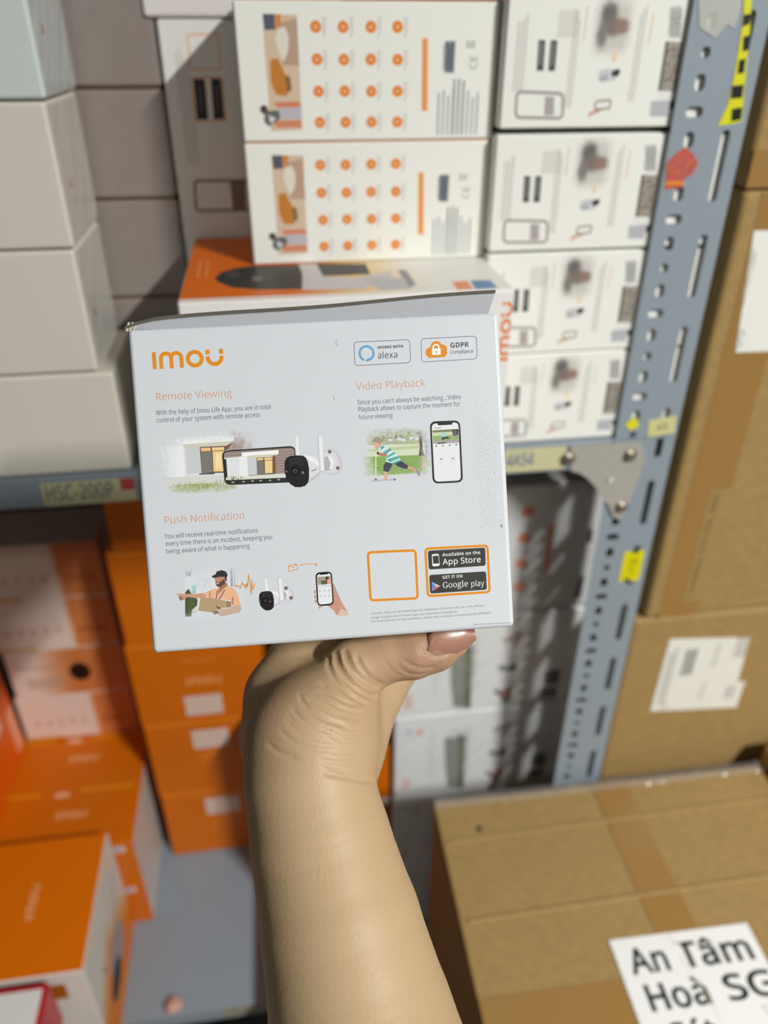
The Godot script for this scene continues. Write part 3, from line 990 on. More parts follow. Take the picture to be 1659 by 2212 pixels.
# ------------------------------------------------------------------ upper shelf
func upper_boxes() -> void:
	var base := -0.3240
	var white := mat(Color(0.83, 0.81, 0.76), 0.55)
	var grp := "plain white cartons at the left of the upper shelf"
	var ys := [-0.3240, -0.2335, -0.1375, -0.0405, 0.0560]
	var xr := [-0.1305, -0.1415, -0.1405, -0.1390]
	var lab := ["plain white carton resting on the grey shelf lip above the tape label", "plain white carton second from the bottom of the left stack", "plain white carton third from the bottom of the left stack, shrink-wrapped", "cool-white wrapped carton on top of the left stack"]
	for i in 4:
		var o := carton("white_carton", lab[i], grp, xr[i] - 0.21, xr[i], ys[i] + 0.0006, ys[i + 1] - 0.0006, -0.6115, 0.108, white if i < 3 else mat(Color(0.80, 0.83, 0.82), 0.3), {}, 0.003)
		if i == 0:
			var cv := Cv.new(30, 42, 6, Color(0.86, 0.845, 0.80))
			cv.text_lines(0, 8, 28, 26, 6, Color(0.30, 0.30, 0.27), false, 2)
			cv.rect(0, 33, 22, 5, Color(0.78, 0.78, 0.25))
			sheet("barcode_label", o, "front", Vector2(-0.030, 0.006), Vector2(0.000, 0.042), 0.054, print_mat(cv))
		else:
			var f := part("wrap_film", wrap_film(0.104, ys[i + 1] - ys[i] - 0.006, 20 + i, 0.0010, 0.1), film_mat(0.10), o)
			f.rotation.y = PI / 2
			f.position = Vector3(0.105 + 0.0016, 0.003, 0)
			var dot := new_st()
			dot.append_from(plate(PackedVector2Array([Vector2(-0.003, -0.002), Vector2(0.001, -0.003), Vector2(0.003, 0.002), Vector2(-0.001, 0.003)]), 0, 0.0003), 0, Transform3D())
			var ds := part("red_mark", dot.commit(), mat(Color(0.75, 0.25, 0.22)), o)
			ds.rotation.y = PI / 2
			ds.position = Vector3(0.1052, 0.040, 0.025)
	# the row behind: white cartons with their shade mixed into a darker base colour
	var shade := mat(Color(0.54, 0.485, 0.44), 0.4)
	var zs := [-0.3240, -0.2095, -0.1245, -0.0400, 0.0465]
	var lb := ["shaded white carton standing behind the left stack, on the shelf", "shaded white carton one above the shelf, recessed behind the left stack", "shaded white carton recessed behind the left stack, beside the tall pale box", "uppermost shaded white carton recessed behind the left stack"]
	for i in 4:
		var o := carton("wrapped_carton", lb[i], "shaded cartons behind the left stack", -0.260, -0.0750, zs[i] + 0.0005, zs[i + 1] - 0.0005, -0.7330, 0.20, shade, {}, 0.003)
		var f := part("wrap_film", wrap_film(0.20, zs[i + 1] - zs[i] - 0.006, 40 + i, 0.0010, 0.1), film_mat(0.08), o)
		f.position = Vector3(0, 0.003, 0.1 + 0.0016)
	# the big box with the orange top lies flat on the shelf
	var d := carton("camera_kit_box", "large flat box with orange top and pictured dark camera, under the icon boxes", "", -0.0636, 0.1748, base + 0.0002, -0.1576, -0.5355, 0.193, mat(Color(0.91, 0.90, 0.885), 0.4), {"top": big_box_top(), "front": big_box_front()}, 0.002)
	d.set_meta("category", "box")
	var icons := icon_print()
	var ib := mat(Color(0.935, 0.935, 0.90), 0.45)
	var e := carton("icon_box", "white box with rows of orange dots, standing on the orange-topped box", "boxes with orange dot icons", -0.0114, 0.1744, -0.1572, -0.0702, -0.6265, 0.096, ib, {"front": icons})
	sheet("top_flap", e, "top", Vector2(-0.091, -0.045), Vector2(0.091, 0.0470), 0.0870, mat(Color(0.88, 0.56, 0.28), 0.5), 0.0005)
	copy_of(e, e.position + Vector3(0.0004, 0.0876, 0.0), "white box with rows of orange dots, upper one of the two stacked in the middle")
	# pale boxes behind them
	var c := carton("badge_box", "tall pale box in shade with two dark store badges and a phone outline", "", -0.0723, 0.0770, -0.3235, 0.0075, -0.7300, 0.14, mat(Color(0.88, 0.865, 0.84), 0.45), {"front": badge_print(), "from": 0.1665}, 0.003)
	c.set_meta("category", "box")
	carton("pale_box", "pale box at the top edge, lying on the tall badge box", "", -0.0811, 0.0720, 0.0082, 0.083, -0.7285, 0.14, mat(Color(0.88, 0.86, 0.84), 0.45), {}, 0.003)
	# right-hand stack, seen through the holes of the post as well
	var photo := photo_print()
	var pb := mat(Color(0.93, 0.93, 0.90), 0.45)
	var f0 := carton("photo_box", "white box with printed pictures resting on the shelf beside the corner plate", "white boxes with printed pictures right of the middle", 0.1750, 0.3650, base + 0.0003, -0.2385, -0.6150, 0.19, pb, {"front": photo}, 0.0032)
	copy_of(f0, Vector3(f0.position.x - 0.0005, -0.2378, f0.position.z), "white box with printed pictures, second from the bottom of the right stack")
	copy_of(f0, Vector3(f0.position.x - 0.0002, -0.1510, f0.position.z), "white box with printed pictures behind the torn pink sticker on the post")
	copy_of(f0, Vector3(f0.position.x + 0.0012, -0.0620, f0.position.z), "white box with printed pictures at the top of the right stack")


# ------------------------------------------------------------------ lower shelf
func lower_boxes() -> void:
	var base := -1.2350
	var om := mat(ORANGE, 0.4)
	var fade := fade_print(false)
	var grey := mat(Color(0.80, 0.79, 0.77), 0.45)
	# flat orange boxes: rows of two, one behind the other
	var topm := flat_top_print()
	var j := carton("flat_orange_box", "flat orange box lying on the lower shelf, lower of the front pair", "flat orange boxes on the lower shelf", -0.505, -0.2655, base + 0.0003, -1.1325, -0.7625, 0.1095, om, {"top": topm, "side": grey}, 0.0015)
	var stick := Cv.new(26, 12, 8, Color(0.92, 0.86, 0.80))
	stick.rect(3, 2, 20, 7, Color(0.52, 0.55, 0.72))
	stick.mottle(3, 2, 20, 7, 0.6, 2.0, Color(0.85, 0.85, 0.90), 3)
	sheet("sticker", j, "front", Vector2(0.077, 0.082), Vector2(0.106, 0.094), 0.0548, print_mat(stick))
	var pos := [[0.0, 0.1030, 0.0, "flat orange box with a mark on its lid, upper of the front pair"], [0.0, 0.0, -0.1105, "flat orange box on the lower shelf, hidden under the rear pair"], [0.0, 0.1030, -0.1105, "flat orange box just in front of the pale flat boxes, its lid partly shaded"], [0.0, 0.0, -0.2225, "flat orange box on the shelf under the pale flat boxes"], [0.0, 0.1030, -0.2225, "flat orange box carrying the stack of pale flat boxes"], [-0.2420, 0.0, -0.0900, "flat orange box at the shelf's left, beneath the upright orange box"], [-0.2420, 0.1030, -0.0900, "flat orange box at the left carrying the upright orange box"]]
	for p in pos:
		copy_of(j, j.position + Vector3(p[0], p[1], p[2]), p[3])
	# pale boxes that fade to orange, stacked at the back
	var im := mat(Color(0.86, 0.78, 0.72), 0.5)
	var i0 := carton("pale_flat_box", "pale box fading to orange, lowest of the shaded stack on the lower shelf", "pale flat boxes at the back of the lower shelf", -0.4655, -0.2800, -1.0282, -0.9295, -0.984, 0.10, im, {"front": fade})
	var hs := [-0.9290, -0.8295, -0.7330]
	var dome := carton("dome_camera_box", "pale orange box showing a black dome camera, in the shaded stack", "", -0.4600, -0.2790, -0.9290, -0.8305, -0.984, 0.10, im, {"front": fade_print(true)})
	dome.set_meta("category", "box")
	copy_of(i0, Vector3(i0.position.x, -0.8300, i0.position.z), "pale box fading to orange, lying on the black dome camera box")
	copy_of(i0, Vector3(i0.position.x, -0.7310, i0.position.z), "pale box fading to orange, top of the shaded stack under the upper shelf")
	# orange box standing at the left edge
	var cvm := Cv.new(180, 190, 4, Color(0.90, 0.40, 0.03))
	cvm.rect(92, 20, 34, 70, Color(0.93, 0.84, 0.78))
	cvm.rect(150, 90, 30, 90, Color(0.95, 0.66, 0.50))
	var m := carton("upright_orange_box", "orange box with a white patch on its side, cut off by the left edge", "", -0.660, -0.4690, -1.0282, -0.8400, -0.800, 0.178, om, {"side": print_mat(cvm), "top": mat(Color(0.90, 0.40, 0.03))}, 0.0015)
	m.set_meta("category", "box")
	# big orange-lidded box at the shelf edge
	var kt := Cv.new(238, 198, 4, Color(0.89, 0.45, 0.0))
	kt.rect(0, 0, 238, 198, Color(0.89, 0.45, 0.0))
	var lg := Cv.nums("150.3 121.2 149.0 69.9")
	logo(kt, lg[0], (lg[1] - lg[0]) * Vector2(0.3, 1.0) / 4.14, Vector2((lg[0] - lg[1]).length() / 4.6, 0), Color(0.96, 0.70, 0.48))
	var ks := Cv.new(198, 236, 4, Color(0.85, 0.84, 0.80))
	for y in ks.h:
		for x in ks.w:
			var f := smoothstep(0.35, 0.75, float(y) / ks.h + 0.25 * (1.0 - absf(float(x) / ks.w - 0.45) * 2.0) - 0.1)
			ks.im.set_pixel(x, y, Color(0.85, 0.84, 0.80).lerp(Color(0.88, 0.50, 0.10), f))
	ks.disc(108, 150, 42, Color(0.62, 0.60, 0.62), 34)
	ks.disc(78, 172, 32, Color(0.10, 0.10, 0.10), 22)
	ks.line("130 120 170 60", 5.0, Color(0.60, 0.60, 0.60))
	ks.line("60 118 48 90", 3.0, Color(0.50, 0.50, 0.50))
	var kf := Cv.new(238, 236, 4, Color(0.86, 0.84, 0.81))
	kf.rect(150, 22, 62, 34, Color(0.66, 0.36, 0.06))
	kf.disc(154, 38, 10, Color(0.55, 0.55, 0.56), 12)
	for i in 5:
		kf.disc(180 + 1.5 * i, 78 + 26.0 * i, 9, Color(0.83, 0.56, 0.38), 7)
	var k := carton("lidded_camera_box", "big box with bright orange lid and camera picture, at the shelf's front edge", "", -0.535, -0.2960, base + 0.0003, -0.9985, -0.5625, 0.1985, mat(Color(0.87, 0.86, 0.83), 0.45), {"top": print_mat(kt), "side": print_mat(ks), "front": print_mat(kf)}, 0.0035)
	k.set_meta("category", "box")
	# tall orange boxes in a column
	var n0 := carton("tall_orange_box", "orange box standing on the lower shelf floor, bottom of its column", "column of orange boxes behind the forearm", -0.2430, -0.0490, base + 0.0003, -1.0735, -0.8765, 0.16, om, {"front": orange_print(0)}, 0.0018)
	var wl := Cv.new(56, 50, 6, Color(0.86, 0.78, 0.73))
	wl.text_lines(4, 6, 48, 38, 5, Color(0.86, 0.74, 0.66), false, 3)
	sheet("white_label", n0, "front", Vector2(-0.027, 0.100), Vector2(0.029, 0.140), 0.0804, print_mat(wl))
	var nl := ["orange box with white label, second from the bottom behind the wrist", "orange box with white label beside the corner of the held box", "orange box half hidden by the held box's lower left corner", "orange box in the dark directly under the upper shelf"]
	for i in 4:
		var c := copy_of(n0, n0.position + Vector3([-0.0015, -0.003, 0.001, 0.012][i], 0.1628 * (i + 1), 0.0), nl[i])
		if i == 1:  # this one stands the other way up
			c.get_node("front_panel").material_override = orange_print(1)
			c.get_node("white_label").position.y -= 0.088
	# orange boxes right of the arm
	var p := carton("orange_box", "orange box right of the forearm, at the shelf floor", "orange boxes right of the forearm", -0.035, 0.1145, base + 0.0003, -1.0905, -0.7100, 0.16, om, {}, 0.002)
	copy_of(p, p.position + Vector3(0, 0.1450, 0), "orange box right of the forearm, dark middle one of three")
	var p2 := carton("orange_box", "orange box right of the forearm, topmost with a white strip along its lower edge", "orange boxes right of the forearm", -0.035, 0.1145, -0.9450, -0.8240, -0.7090, 0.16, om, {}, 0.002)
	sheet("white_label", p2, "front", Vector2(0.030, 0.002), Vector2(0.0735, 0.0165), 0.08, mat(Color(0.93, 0.87, 0.82)))
	# wrapped white boxes
	var ob := mat(Color(0.91, 0.915, 0.91), 0.4)
	var o0 := carton("wrapped_box", "film-wrapped white box on the shelf floor, behind the big carton", "film-wrapped white boxes on the lower shelf", 0.1185, 0.3600, base + 0.0003, -1.0795, -0.7005, 0.20, ob, {"front": strip_print()}, 0.003)
	var film := part("wrap_film", wrap_film(0.238, 0.156, 5, 0.0020, 0.1), film_mat(0.12), o0)
	film.position = Vector3(0, 0.0, 0.1040)
	copy_of(o0, o0.position + Vector3(0, 0.1575, 0), "film-wrapped white box half hidden by the top edge of the big carton")
	copy_of(o0, o0.position + Vector3(0, 0.3165, 0), "film-wrapped white box with green picture strip, just above the big carton")
	copy_of(o0, o0.position + Vector3(0, 0.4760, 0), "film-wrapped white box seen below the thumb nail")
	var dots := carton("wrapped_dots_box", "film-wrapped box with orange dots and bar, under the corner plate", "", 0.1185, 0.3600, -0.5990, -0.4220, -0.7005, 0.20, ob, {"front": dots_print()}, 0.003)
	dots.set_meta("category", "box")
	var f2 := part("wrap_film", wrap_film(0.238, 0.175, 9, 0.0022, 0.1), film_mat(0.14), dots)
	f2.position = Vector3(0, 0.0, 0.1042)
	# a scrap of paper at the shelf's front edge
	var sc := thing("paper_scrap", "small pinkish paper scrap on the grey shelf edge", "scrap", Vector3(-0.222, -1.2355, -0.622))
	part("crumpled_sheet", crumple(0.012, 5), mat(Color(0.80, 0.62, 0.56), 0.8), sc)


func crumple(r: float, sd: int) -> ArrayMesh:
	var nz := FastNoiseLite.new()
	nz.seed = sd
	nz.frequency = 90.0
	var st := new_st()
	var f := func(i: int, j: int) -> Vector3:
		var a := TAU * i / 14.0
		var b := PI * (j / 8.0)
		var p := Vector3(sin(b) * cos(a), cos(b) * 0.5 + 0.5, sin(b) * sin(a)) * r
		return Vector3(p.x, maxf(p.y, 0.0), p.z) * (1.0 + 0.5 * nz.get_noise_3dv(p))
	for i in 14:
		for j in 8:
			var a: Vector3 = f.call(i, j)
			var b: Vector3 = f.call(i + 1, j)
			var c: Vector3 = f.call(i + 1, j + 1)
			var d: Vector3 = f.call(i, j + 1)
			for p in [a, b, c, a, c, d]:
				st.add_vertex(p)
	st.generate_normals()
	return st.commit()


# ------------------------------------------------------------------ brown cartons
func cartons() -> void:
	var kraft := grain_mat(KRAFT, 0.65, 0.12, 0.07, Vector3(3, 3, 3), 0.0)
	var tape := mat(Color(0.60, 0.46, 0.25), 0.3)
	# stack right of the post
	var cy := [FLOOR + 0.001, -1.0152, -0.5644, -0.1098, 0.3410]
	var cx := [0.3807, 0.3793, 0.3911, 0.3892]
	var lab := ["brown carton at the floor, beneath the labelled cartons right of the post", "brown carton with a white notched label, right of the post", "tall brown carton with vertical printing and a brown tape strip", "brown carton at the upper right edge, top of the stack"]
	var gs := []
	for i in 4:
		gs.append(carton("shipping_carton", lab[i], "brown cartons stacked right of the post", cx[i], cx[i] + 0.48, cy[i], cy[i + 1] - 0.001, -0.625, 0.40, kraft, {}, 0.006, 0.0, "carton"))
	var o: Node3D = gs[1]
	var off := o.position + Vector3(0, 0, 0.2)
	var cv := Cv.new(122, 126, 6, Color(0.90, 0.90, 0.87))
	cv.text_lines(6, 8, 12, 100, 4, Color(0.55, 0.55, 0.53), true, 1)
	cv.rect(27, 20, 16, 42, Color(0.45, 0.45, 0.44))
	cv.text_lines(27, 20, 16, 42, 8, Color(0.80, 0.80, 0.78), false, 2)
	cv.text_lines(66, 12, 8, 40, 2, Color(0.60, 0.60, 0.58), true, 3)
	cv.text_lines(92, 8, 22, 34, 6, Color(0.62, 0.62, 0.60), false, 4)
	cv.text_lines(62, 74, 8, 34, 2, Color(0.66, 0.66, 0.64), true, 5)
	cv.rect(98, 88, 14, 22, Color(0.78, 0.78, 0.76))
	cv.line("14 112 18 108 22 112 20 117 15 117", 1.0, Color(0.5, 0.5, 0.5), true)
	var lm := print_mat(cv)
	var pl := plate(strip_nums("452.8 631.8 561.3 642.4 564.4 720.5 575.0 718.7 575.3 767.0 451.4 756.1"), 0, 0.0005)
	var lo := Transform3D(Basis().scaled(Vector3.ONE * 0.001), Vector3.ZERO)
	var fix := func(mesh: ArrayMesh, w: float, h: float, x0: float, y0: float, at: Vector3) -> ArrayMesh:
		# millimetres down from the world's axes become metres up in the thing's own
		var md := mesh.surface_get_arrays(0)
		var vs: PackedVector3Array = md[Mesh.ARRAY_VERTEX]
		var ns: PackedVector3Array = md[Mesh.ARRAY_NORMAL]
		var st := new_st()
		for t in range(0, vs.size(), 3):
			for k in [0, 2, 1]:
				var v := vs[t + k]
				st.set_normal(Vector3(ns[t + k].x, -ns[t + k].y, ns[t + k].z))
				st.set_uv(Vector2((v.x - x0) / w, (v.y - y0) / h))
				st.add_vertex(Vector3(v.x * 0.000947 - at.x, -v.y * 0.000947 - at.y, v.z + 0.2))
		return st.commit()
	part("shipping_label", fix.call(pl, 124.0, 134.0, 451.0, 631.0, off), lm, o)
	o = gs[2]
	off = o.position + Vector3(0, 0, 0.2)
	cv = Cv.new(60, 115, 6, Color(0.91, 0.91, 0.88))
	cv.text_lines(2, 10, 8, 60, 4, Color(0.6, 0.6, 0.58), true, 8)
	cv.line(PackedVector2Array([Vector2(10, 96), Vector2(14, 92), Vector2(18, 96), Vector2(14, 100)]), 1.0, Color(0.5, 0.5, 0.5), true)
	cv.line(PackedVector2Array([Vector2(10, 106), Vector2(14, 102), Vector2(18, 106), Vector2(14, 110)]), 1.0, Color(0.5, 0.5, 0.5), true)
	part("shipping_label", fix.call(plate(strip_nums("430.5 150.4 471.7 150.8 497.4 265.3 442.6 264.4"), 0, 0.0005), 60.0, 115.0, 429.0, 150.0, off), print_mat(cv), o)
	sheet("packing_tape", o, "front", Vector2(-0.224, 0.0), Vector2(-0.178, 0.452), 0.2, tape, 0.0004)
	cv = Cv.new(30, 150, 6, KRAFT)
	text(cv, "1.0x4x84x4. VITH 80%. 8088", "15 145 15 5", 9, Color(0.36, 0.27, 0.13, 0.85), "Droid Sans", 0.2, 3)
	sheet("printed_line", o, "front", Vector2(-0.200, 0.021), Vector2(-0.178, 0.166), 0.2004, print_mat(cv, 0.6), 0.0003)
	sheet("packing_tape", gs[3], "front", Vector2(-0.238, 0.001), Vector2(-0.18, 0.03), 0.2, tape, 0.0004)
	# big carton in front, lid towards the camera
	var top := -0.8030
	var ht := 0.42
	var h := carton("taped_carton", "big brown carton in front with taped lid and a large printed name label", "", 0.1480, 0.5740, top - ht, top - 0.003, -0.1360, 0.46, kraft, {}, 0.006, -0.012, "carton")
	var hp := h.position
	for s in [-1.0, 1.0]:
		part("lid_flap", rbox(Vector3(s * 0.1065 + (0.002 if s > 0 else -0.001), ht - 0.0015, 0), Vector3(0.2105, 0.0032, 0.458), 0.0014), kraft, h)
	for z in [0.085, -0.010]:
		var cr := new_st()
		cyl(cr, Vector3(-0.205, ht - 0.0003, z + 0.008 - 0.23 + 0.06), Vector3(0.205, ht - 0.0003, z - 0.23 + 0.06), 0.0028, 8)
		part("crease", cr.commit(), kraft, h)
	var tp := sheet("packing_tape", h, "top", Vector2(-0.012, -0.229), Vector2(0.034, 0.229), ht + 0.0006, tape, 0.0004)
	sheet("packing_tape", h, "top", Vector2(-0.212, 0.000), Vector2(0.212, 0.060), ht + 0.0003, tape, 0.0004)
	sheet("packing_tape", h, "front", Vector2(-0.012, ht - 0.10), Vector2(0.034, ht - 0.002), 0.2301, tape, 0.0004)
	var sc := new_st()
	sc.append_from(plate(PackedVector2Array([Vector2(-0.004, -0.003), Vector2(0.003, -0.004), Vector2(0.005, 0.002), Vector2(-0.002, 0.004)]), 0, 0.0006), 0, Transform3D(Basis(Vector3.RIGHT, -PI / 2), Vector3.ZERO))
	part("scuff_hole", sc.commit(), mat(Color(0.30, 0.25, 0.18)), h).position = Vector3(-0.166, ht + 0.0003, -0.185)
	cv = Cv.new(152, 120, 8, Color(0.93, 0.93, 0.925))
	var ink := Color(0.10, 0.13, 0.12)
	text(cv, "An", "12 37 54 37", 24, ink, "Droid Sans", 0.7)
	text(cv, "Tâm", "64 37 144 37", 24, ink, "Droid Sans", 0.7)
	text(cv, "Hoà", "13 72 80 72", 23, ink, "Droid Sans", 0.7)
	text(cv, "SG", "94 72 150 72", 23, ink, "Droid Sans", 0.7)
	text(cv, "Cát", "20 106 70 106", 21, ink, "Droid Sans", 0.7)
	text(cv, "13", "122 88 136 88", 9, Color(0.6, 0.6, 0.6), "Droid Sans", 0.0)
	cv.line("64 0 67 30 74 60 78 86", 1.2, Color(0.80, 0.80, 0.79))
	cv.disc(76, 64, 2.6, Color(0.40, 0.35, 0.22), 3.4)
	cv.poly("64 12 71 12 71 22 64 22", Color(0.93, 0.93, 0.925))
	var nl := sheet("name_label", h, "top", Vector2(-0.076, -0.06), Vector2(0.076, 0.06), 0.0, print_mat(cv), 0.0004)
	nl.position = Vector3(0.2970 + 0.0755, 0, -0.4030 + 0.060) - Vector3(hp.x, 0, hp.z) + Vector3(0, ht + 0.0012, 0)
	nl.rotation.y = -0.01
	var edge := part("stretch_film", edge_film(), film_mat(0.12), h)
	edge.position = Vector3(0, ht + 0.001, -0.229)
	carton("brown_carton", "brown carton on the floor under the big taped carton", "", 0.1500, 0.5720, FLOOR + 0.001, top - ht - 0.0005, -0.1340, 0.46, kraft, {}, 0.006, -0.012, "carton").set_meta("category", "carton")
	var q := carton("brown_carton", "brown carton at the right edge, beside the big taped carton", "", 0.5840, 0.96, FLOOR + 0.001, -0.776, -0.2240, 0.38, kraft, {}, 0.006, 0.0, "carton")
	# red-edged box at the lower left, on its own carton
	var l := thing("red_edged_box", "white-topped box with a red rim at the lower left corner", "box", Vector3(-0.4275, -1.075, -0.455))
	part("body", rbox(Vector3(0, 0.042, 0), Vector3(0.190, 0.084, 0.190), 0.002), mat(Color(0.72, 0.05, 0.10), 0.3), l)
	cv = Cv.new(180, 180, 4, Color(0.90, 0.89, 0.87))
	text(cv, "wireless camera", "96 42 158 42", 5, Color(0.80, 0.55, 0.45), "Droid Sans", 0.0)
	sheet("top_panel", l, "top", Vector2(-0.0945, -0.0885), Vector2(0.0895, 0.0945), 0.084, print_mat(cv, 0.35))
	sheet("side_panel", l, "side", Vector2(-0.093, 0.001), Vector2(0.093, 0.083), 0.095, mat(Color(0.74, 0.07, 0.12), 0.25))
	carton("brown_carton", "brown carton under the red-edged box at the lower left", "", -0.560, -0.360, FLOOR + 0.001, -1.0755, -0.350, 0.205, kraft, {}, 0.005, 0.0, "carton")


func edge_film() -> ArrayMesh:
	var nz := FastNoiseLite.new()
	nz.seed = 3
	nz.frequency = 110.0
	var st := new_st()
	var n := 90
	var f := func(i: int, j: int) -> Vector3:
		var x := 0.424 * (float(i) / n - 0.5)
		var z := -0.004 + 0.004 * j
		var k := 0.5 + 0.5 * smoothstep(-0.05, 0.15, x)
		return Vector3(x, 0.0016 + 0.015 * k * absf(nz.get_noise_2d(x, z * 2.0)) * (1.0 if j > 0 and j < 4 else 0.15), z)
	for i in n:
		for j in 4:
			var a: Vector3 = f.call(i, j)
			var b: Vector3 = f.call(i + 1, j)
			var c: Vector3 = f.call(i + 1, j + 1)
			var d: Vector3 = f.call(i, j + 1)
			for p in [a, b, c, a, c, d]:
				st.set_smooth_group(0)
				st.add_vertex(p)
	st.index()
	st.generate_normals()
	return st.commit()


# ------------------------------------------------------------------ the held box
func held_print() -> StandardMaterial3D:
	var paper := Color(0.81, 0.825, 0.84)
	var cv := Cv.new(152, 132.9, 13, paper)
	var ink := Color(0.20, 0.21, 0.23)
	var amber := Color(0.86, 0.54, 0.12)
	var thin := Color(0.80, 0.48, 0.25)
	var lq := Cv.nums("9.1 9.7 37.7 9.8 9.1 16.5")
	var lw := (lq[1] - lq[0]) / 4.14
	logo(cv, lq[0], Vector2(lw.x, lw.y * 0.3), (lq[2] - lq[0]) * Vector2(0.3, 1.0), amber)
	text(cv, "Remote Viewing", "9.2 28.8 40.2 29.6", 3.05, thin, "Droid Sans", -0.55)
	text(cv, "With the help of Imou Life App, you are in total", "8.9 34.9 55.6 35.4", 1.95, ink, "Droid Sans", -0.35)
	text(cv, "control of your system with remote access", "8.9 37.8 51.0 38.4", 1.95, ink, "Droid Sans", -0.35)
	text(cv, "Video Playback", "90.9 29.3 119.8 29.3", 3.05, thin, "Droid Sans", -0.55)
	text(cv, "Since you can't always be watching...Video", "91.0 35.3 134.4 35.4", 1.95, ink, "Droid Sans", -0.35)
	text(cv, "Playback allows to capture the moment for", "91.0 38.3 133.9 38.3", 1.95, ink, "Droid Sans", -0.35)
	text(cv, "future viewing", "91.1 41.4 105.4 41.5", 1.95, ink, "Droid Sans", -0.35)
	text(cv, "Push Notification", "8.8 79.4 41.9 79.6", 3.05, thin, "Droid Sans", -0.55)
	text(cv, "You will receive real-time notifications", "8.7 85.5 46.8 85.6", 1.95, ink, "Droid Sans", -0.35)
	text(cv, "every time there is an incident, keeping you", "8.7 88.6 52.5 88.7", 1.95, ink, "Droid Sans", -0.35)
	text(cv, "being aware of what is happening", "8.7 91.7 43.0 91.9", 1.95, ink, "Droid Sans", -0.35)
	# badges
	var rim := Color(0.45, 0.47, 0.49)
	cv.line(cv.round_rect("91.1 9.7 114.2 9.8 114.0 19.2 90.9 19.3", 1.6), 0.28, rim, true)
	cv.line(cv.round_rect("118.9 9.7 142.1 9.7 141.9 19.1 118.6 19.2", 1.6), 0.28, rim, true)
	var rc := Cv.nums("96.0 14.5")
	var arc := PackedVector2Array()
	for i in 33:
		var a := deg_to_rad(118 + 318.0 * i / 32)
		arc.append(rc[0] + Vector2(cos(a), sin(a)) * 2.87)
	cv.line(arc, 0.9, Color(0.40, 0.62, 0.78))
	cv.poly("95.3 17.4 96.8 16.4 98.4 16.7 96.0 18.0", Color(0.40, 0.62, 0.78))
	text(cv, "WORKS WITH", "100.7 12.9 111.4 13.1", 1.15, ink, "Droid Sans Bold", 0.0)
	text(cv, "alexa", "100.5 16.9 109.1 17.1", 2.75, ink, "Droid Sans", -0.25)
	var cl := "122.7 15.4 125.1 13.4 127.6 14.4 125.0 15.8 121.4 15.9 128.3 16.0"
	var cr := [2.15, 2.45, 1.9, 1.9, 1.0, 1.15]
	var cq := Cv.nums(cl)
	for i in 6:
		cv.disc(cq[i].x, cq[i].y, cr[i], amber)
	cv.poly("121.6 15.6 128.6 15.2 129.2 16.0 128.5 17.6 121.8 17.7 120.7 16.6", amber)
	cv.poly("123.2 14.0 126.8 14.0 126.8 16.6 123.2 16.6", Color(0.95, 0.95, 0.94))
	cv.line("123.8 14.1 123.8 13.1 124.4 12.5 125.1 12.4 125.8 12.6 126.1 13.2 126.1 14.2", 0.62, Color(0.95, 0.95, 0.94))
	cv.poly("124.7 14.8 125.3 14.8 125.3 15.9 124.8 15.9", amber)
	text(cv, "GDPR", "130.9 14.0 138.8 14.1", 2.1, ink, "Droid Sans Bold", -0.2)
	text(cv, "Compliance", "130.8 16.5 140.5 16.6", 1.45, ink, "Droid Sans", 0.0)
	house_picture(cv)
	boy_picture(cv)
	courier_picture(cv)
	# the frame of the (omitted) code and the store badges
	cv.line(cv.round_rect("91.5 96.8 111.5 97.3 111.3 117.6 91.4 117.1", 1.6), 1.0, amber, true)
	cv.line(cv.round_rect("115.7 96.9 142.1 97.3 142.0 117.1 115.7 117.0", 1.6), 1.0, amber, true)
	var dark := Color(0.235, 0.235, 0.225)
	cv.poly(cv.round_rect("116.7 97.8 141.1 98.1 140.9 105.8 116.7 105.8", 1.0), dark)
	cv.poly(cv.round_rect("116.7 108.1 140.9 108.2 140.9 116.0 116.7 116.0", 1.0), dark)
	var wh := Color(0.94, 0.94, 0.93)
	text(cv, "Available on the", "122.8 100.6 139.1 100.9", 1.45, wh, "Droid Sans Bold", -0.2)
	text(cv, "App Store", "122.7 104.2 139.1 104.4", 2.45, wh, "Droid Sans", 0.25)
	text(cv, "GET IT ON", "122.3 110.1 131.0 110.3", 1.35, wh, "Droid Sans Bold", -0.2)
	text(cv, "Google", "122.1 114.0 133.1 114.2", 2.5, wh, "Droid Serif", 0.0)
	text(cv, "play", "134.1 114.3 140.0 114.4", 2.5, wh, "Droid Sans", -0.1)
	cv.poly(cv.round_rect("118.3 99.4 121.3 99.4 121.4 104.5 118.3 104.6", 0.7), wh)
	cv.poly("118.6 100.2 121.1 100.1 121.2 103.5 118.7 103.5", dark)
	cv.poly("117.6 111.0 121.2 113.2 117.5 115.1", Color(0.45, 0.56, 0.82))
	cv.poly("117.6 111.0 119.6 112.2 119.2 113.1", Color(0.50, 0.78, 0.85))
	cv.poly("119.2 113.1 121.2 113.2 119.6 112.2", Color(0.92, 0.82, 0.72))
	cv.poly("119.2 113.1 121.2 113.2 117.5 115.1", Color(0.82, 0.42, 0.40))
	cv.poly("117.6 111.0 119.2 113.1 117.5 115.1", Color(0.40, 0.50, 0.80))
	var grey := Color(0.40, 0.41, 0.42)
	text(cv, "*Amazon, Alexa and all related logos are trademarks of Amazon.com, Inc. or its affiliates.", "91.1 122.9 139.8 123.4", 0.85, grey, "Droid Sans", -0.2)
	text(cv, "Google assistant and all related logos are trademarks of Google Inc.", "91.0 124.7 128.3 125.0", 0.85, grey, "Droid Sans", -0.2)
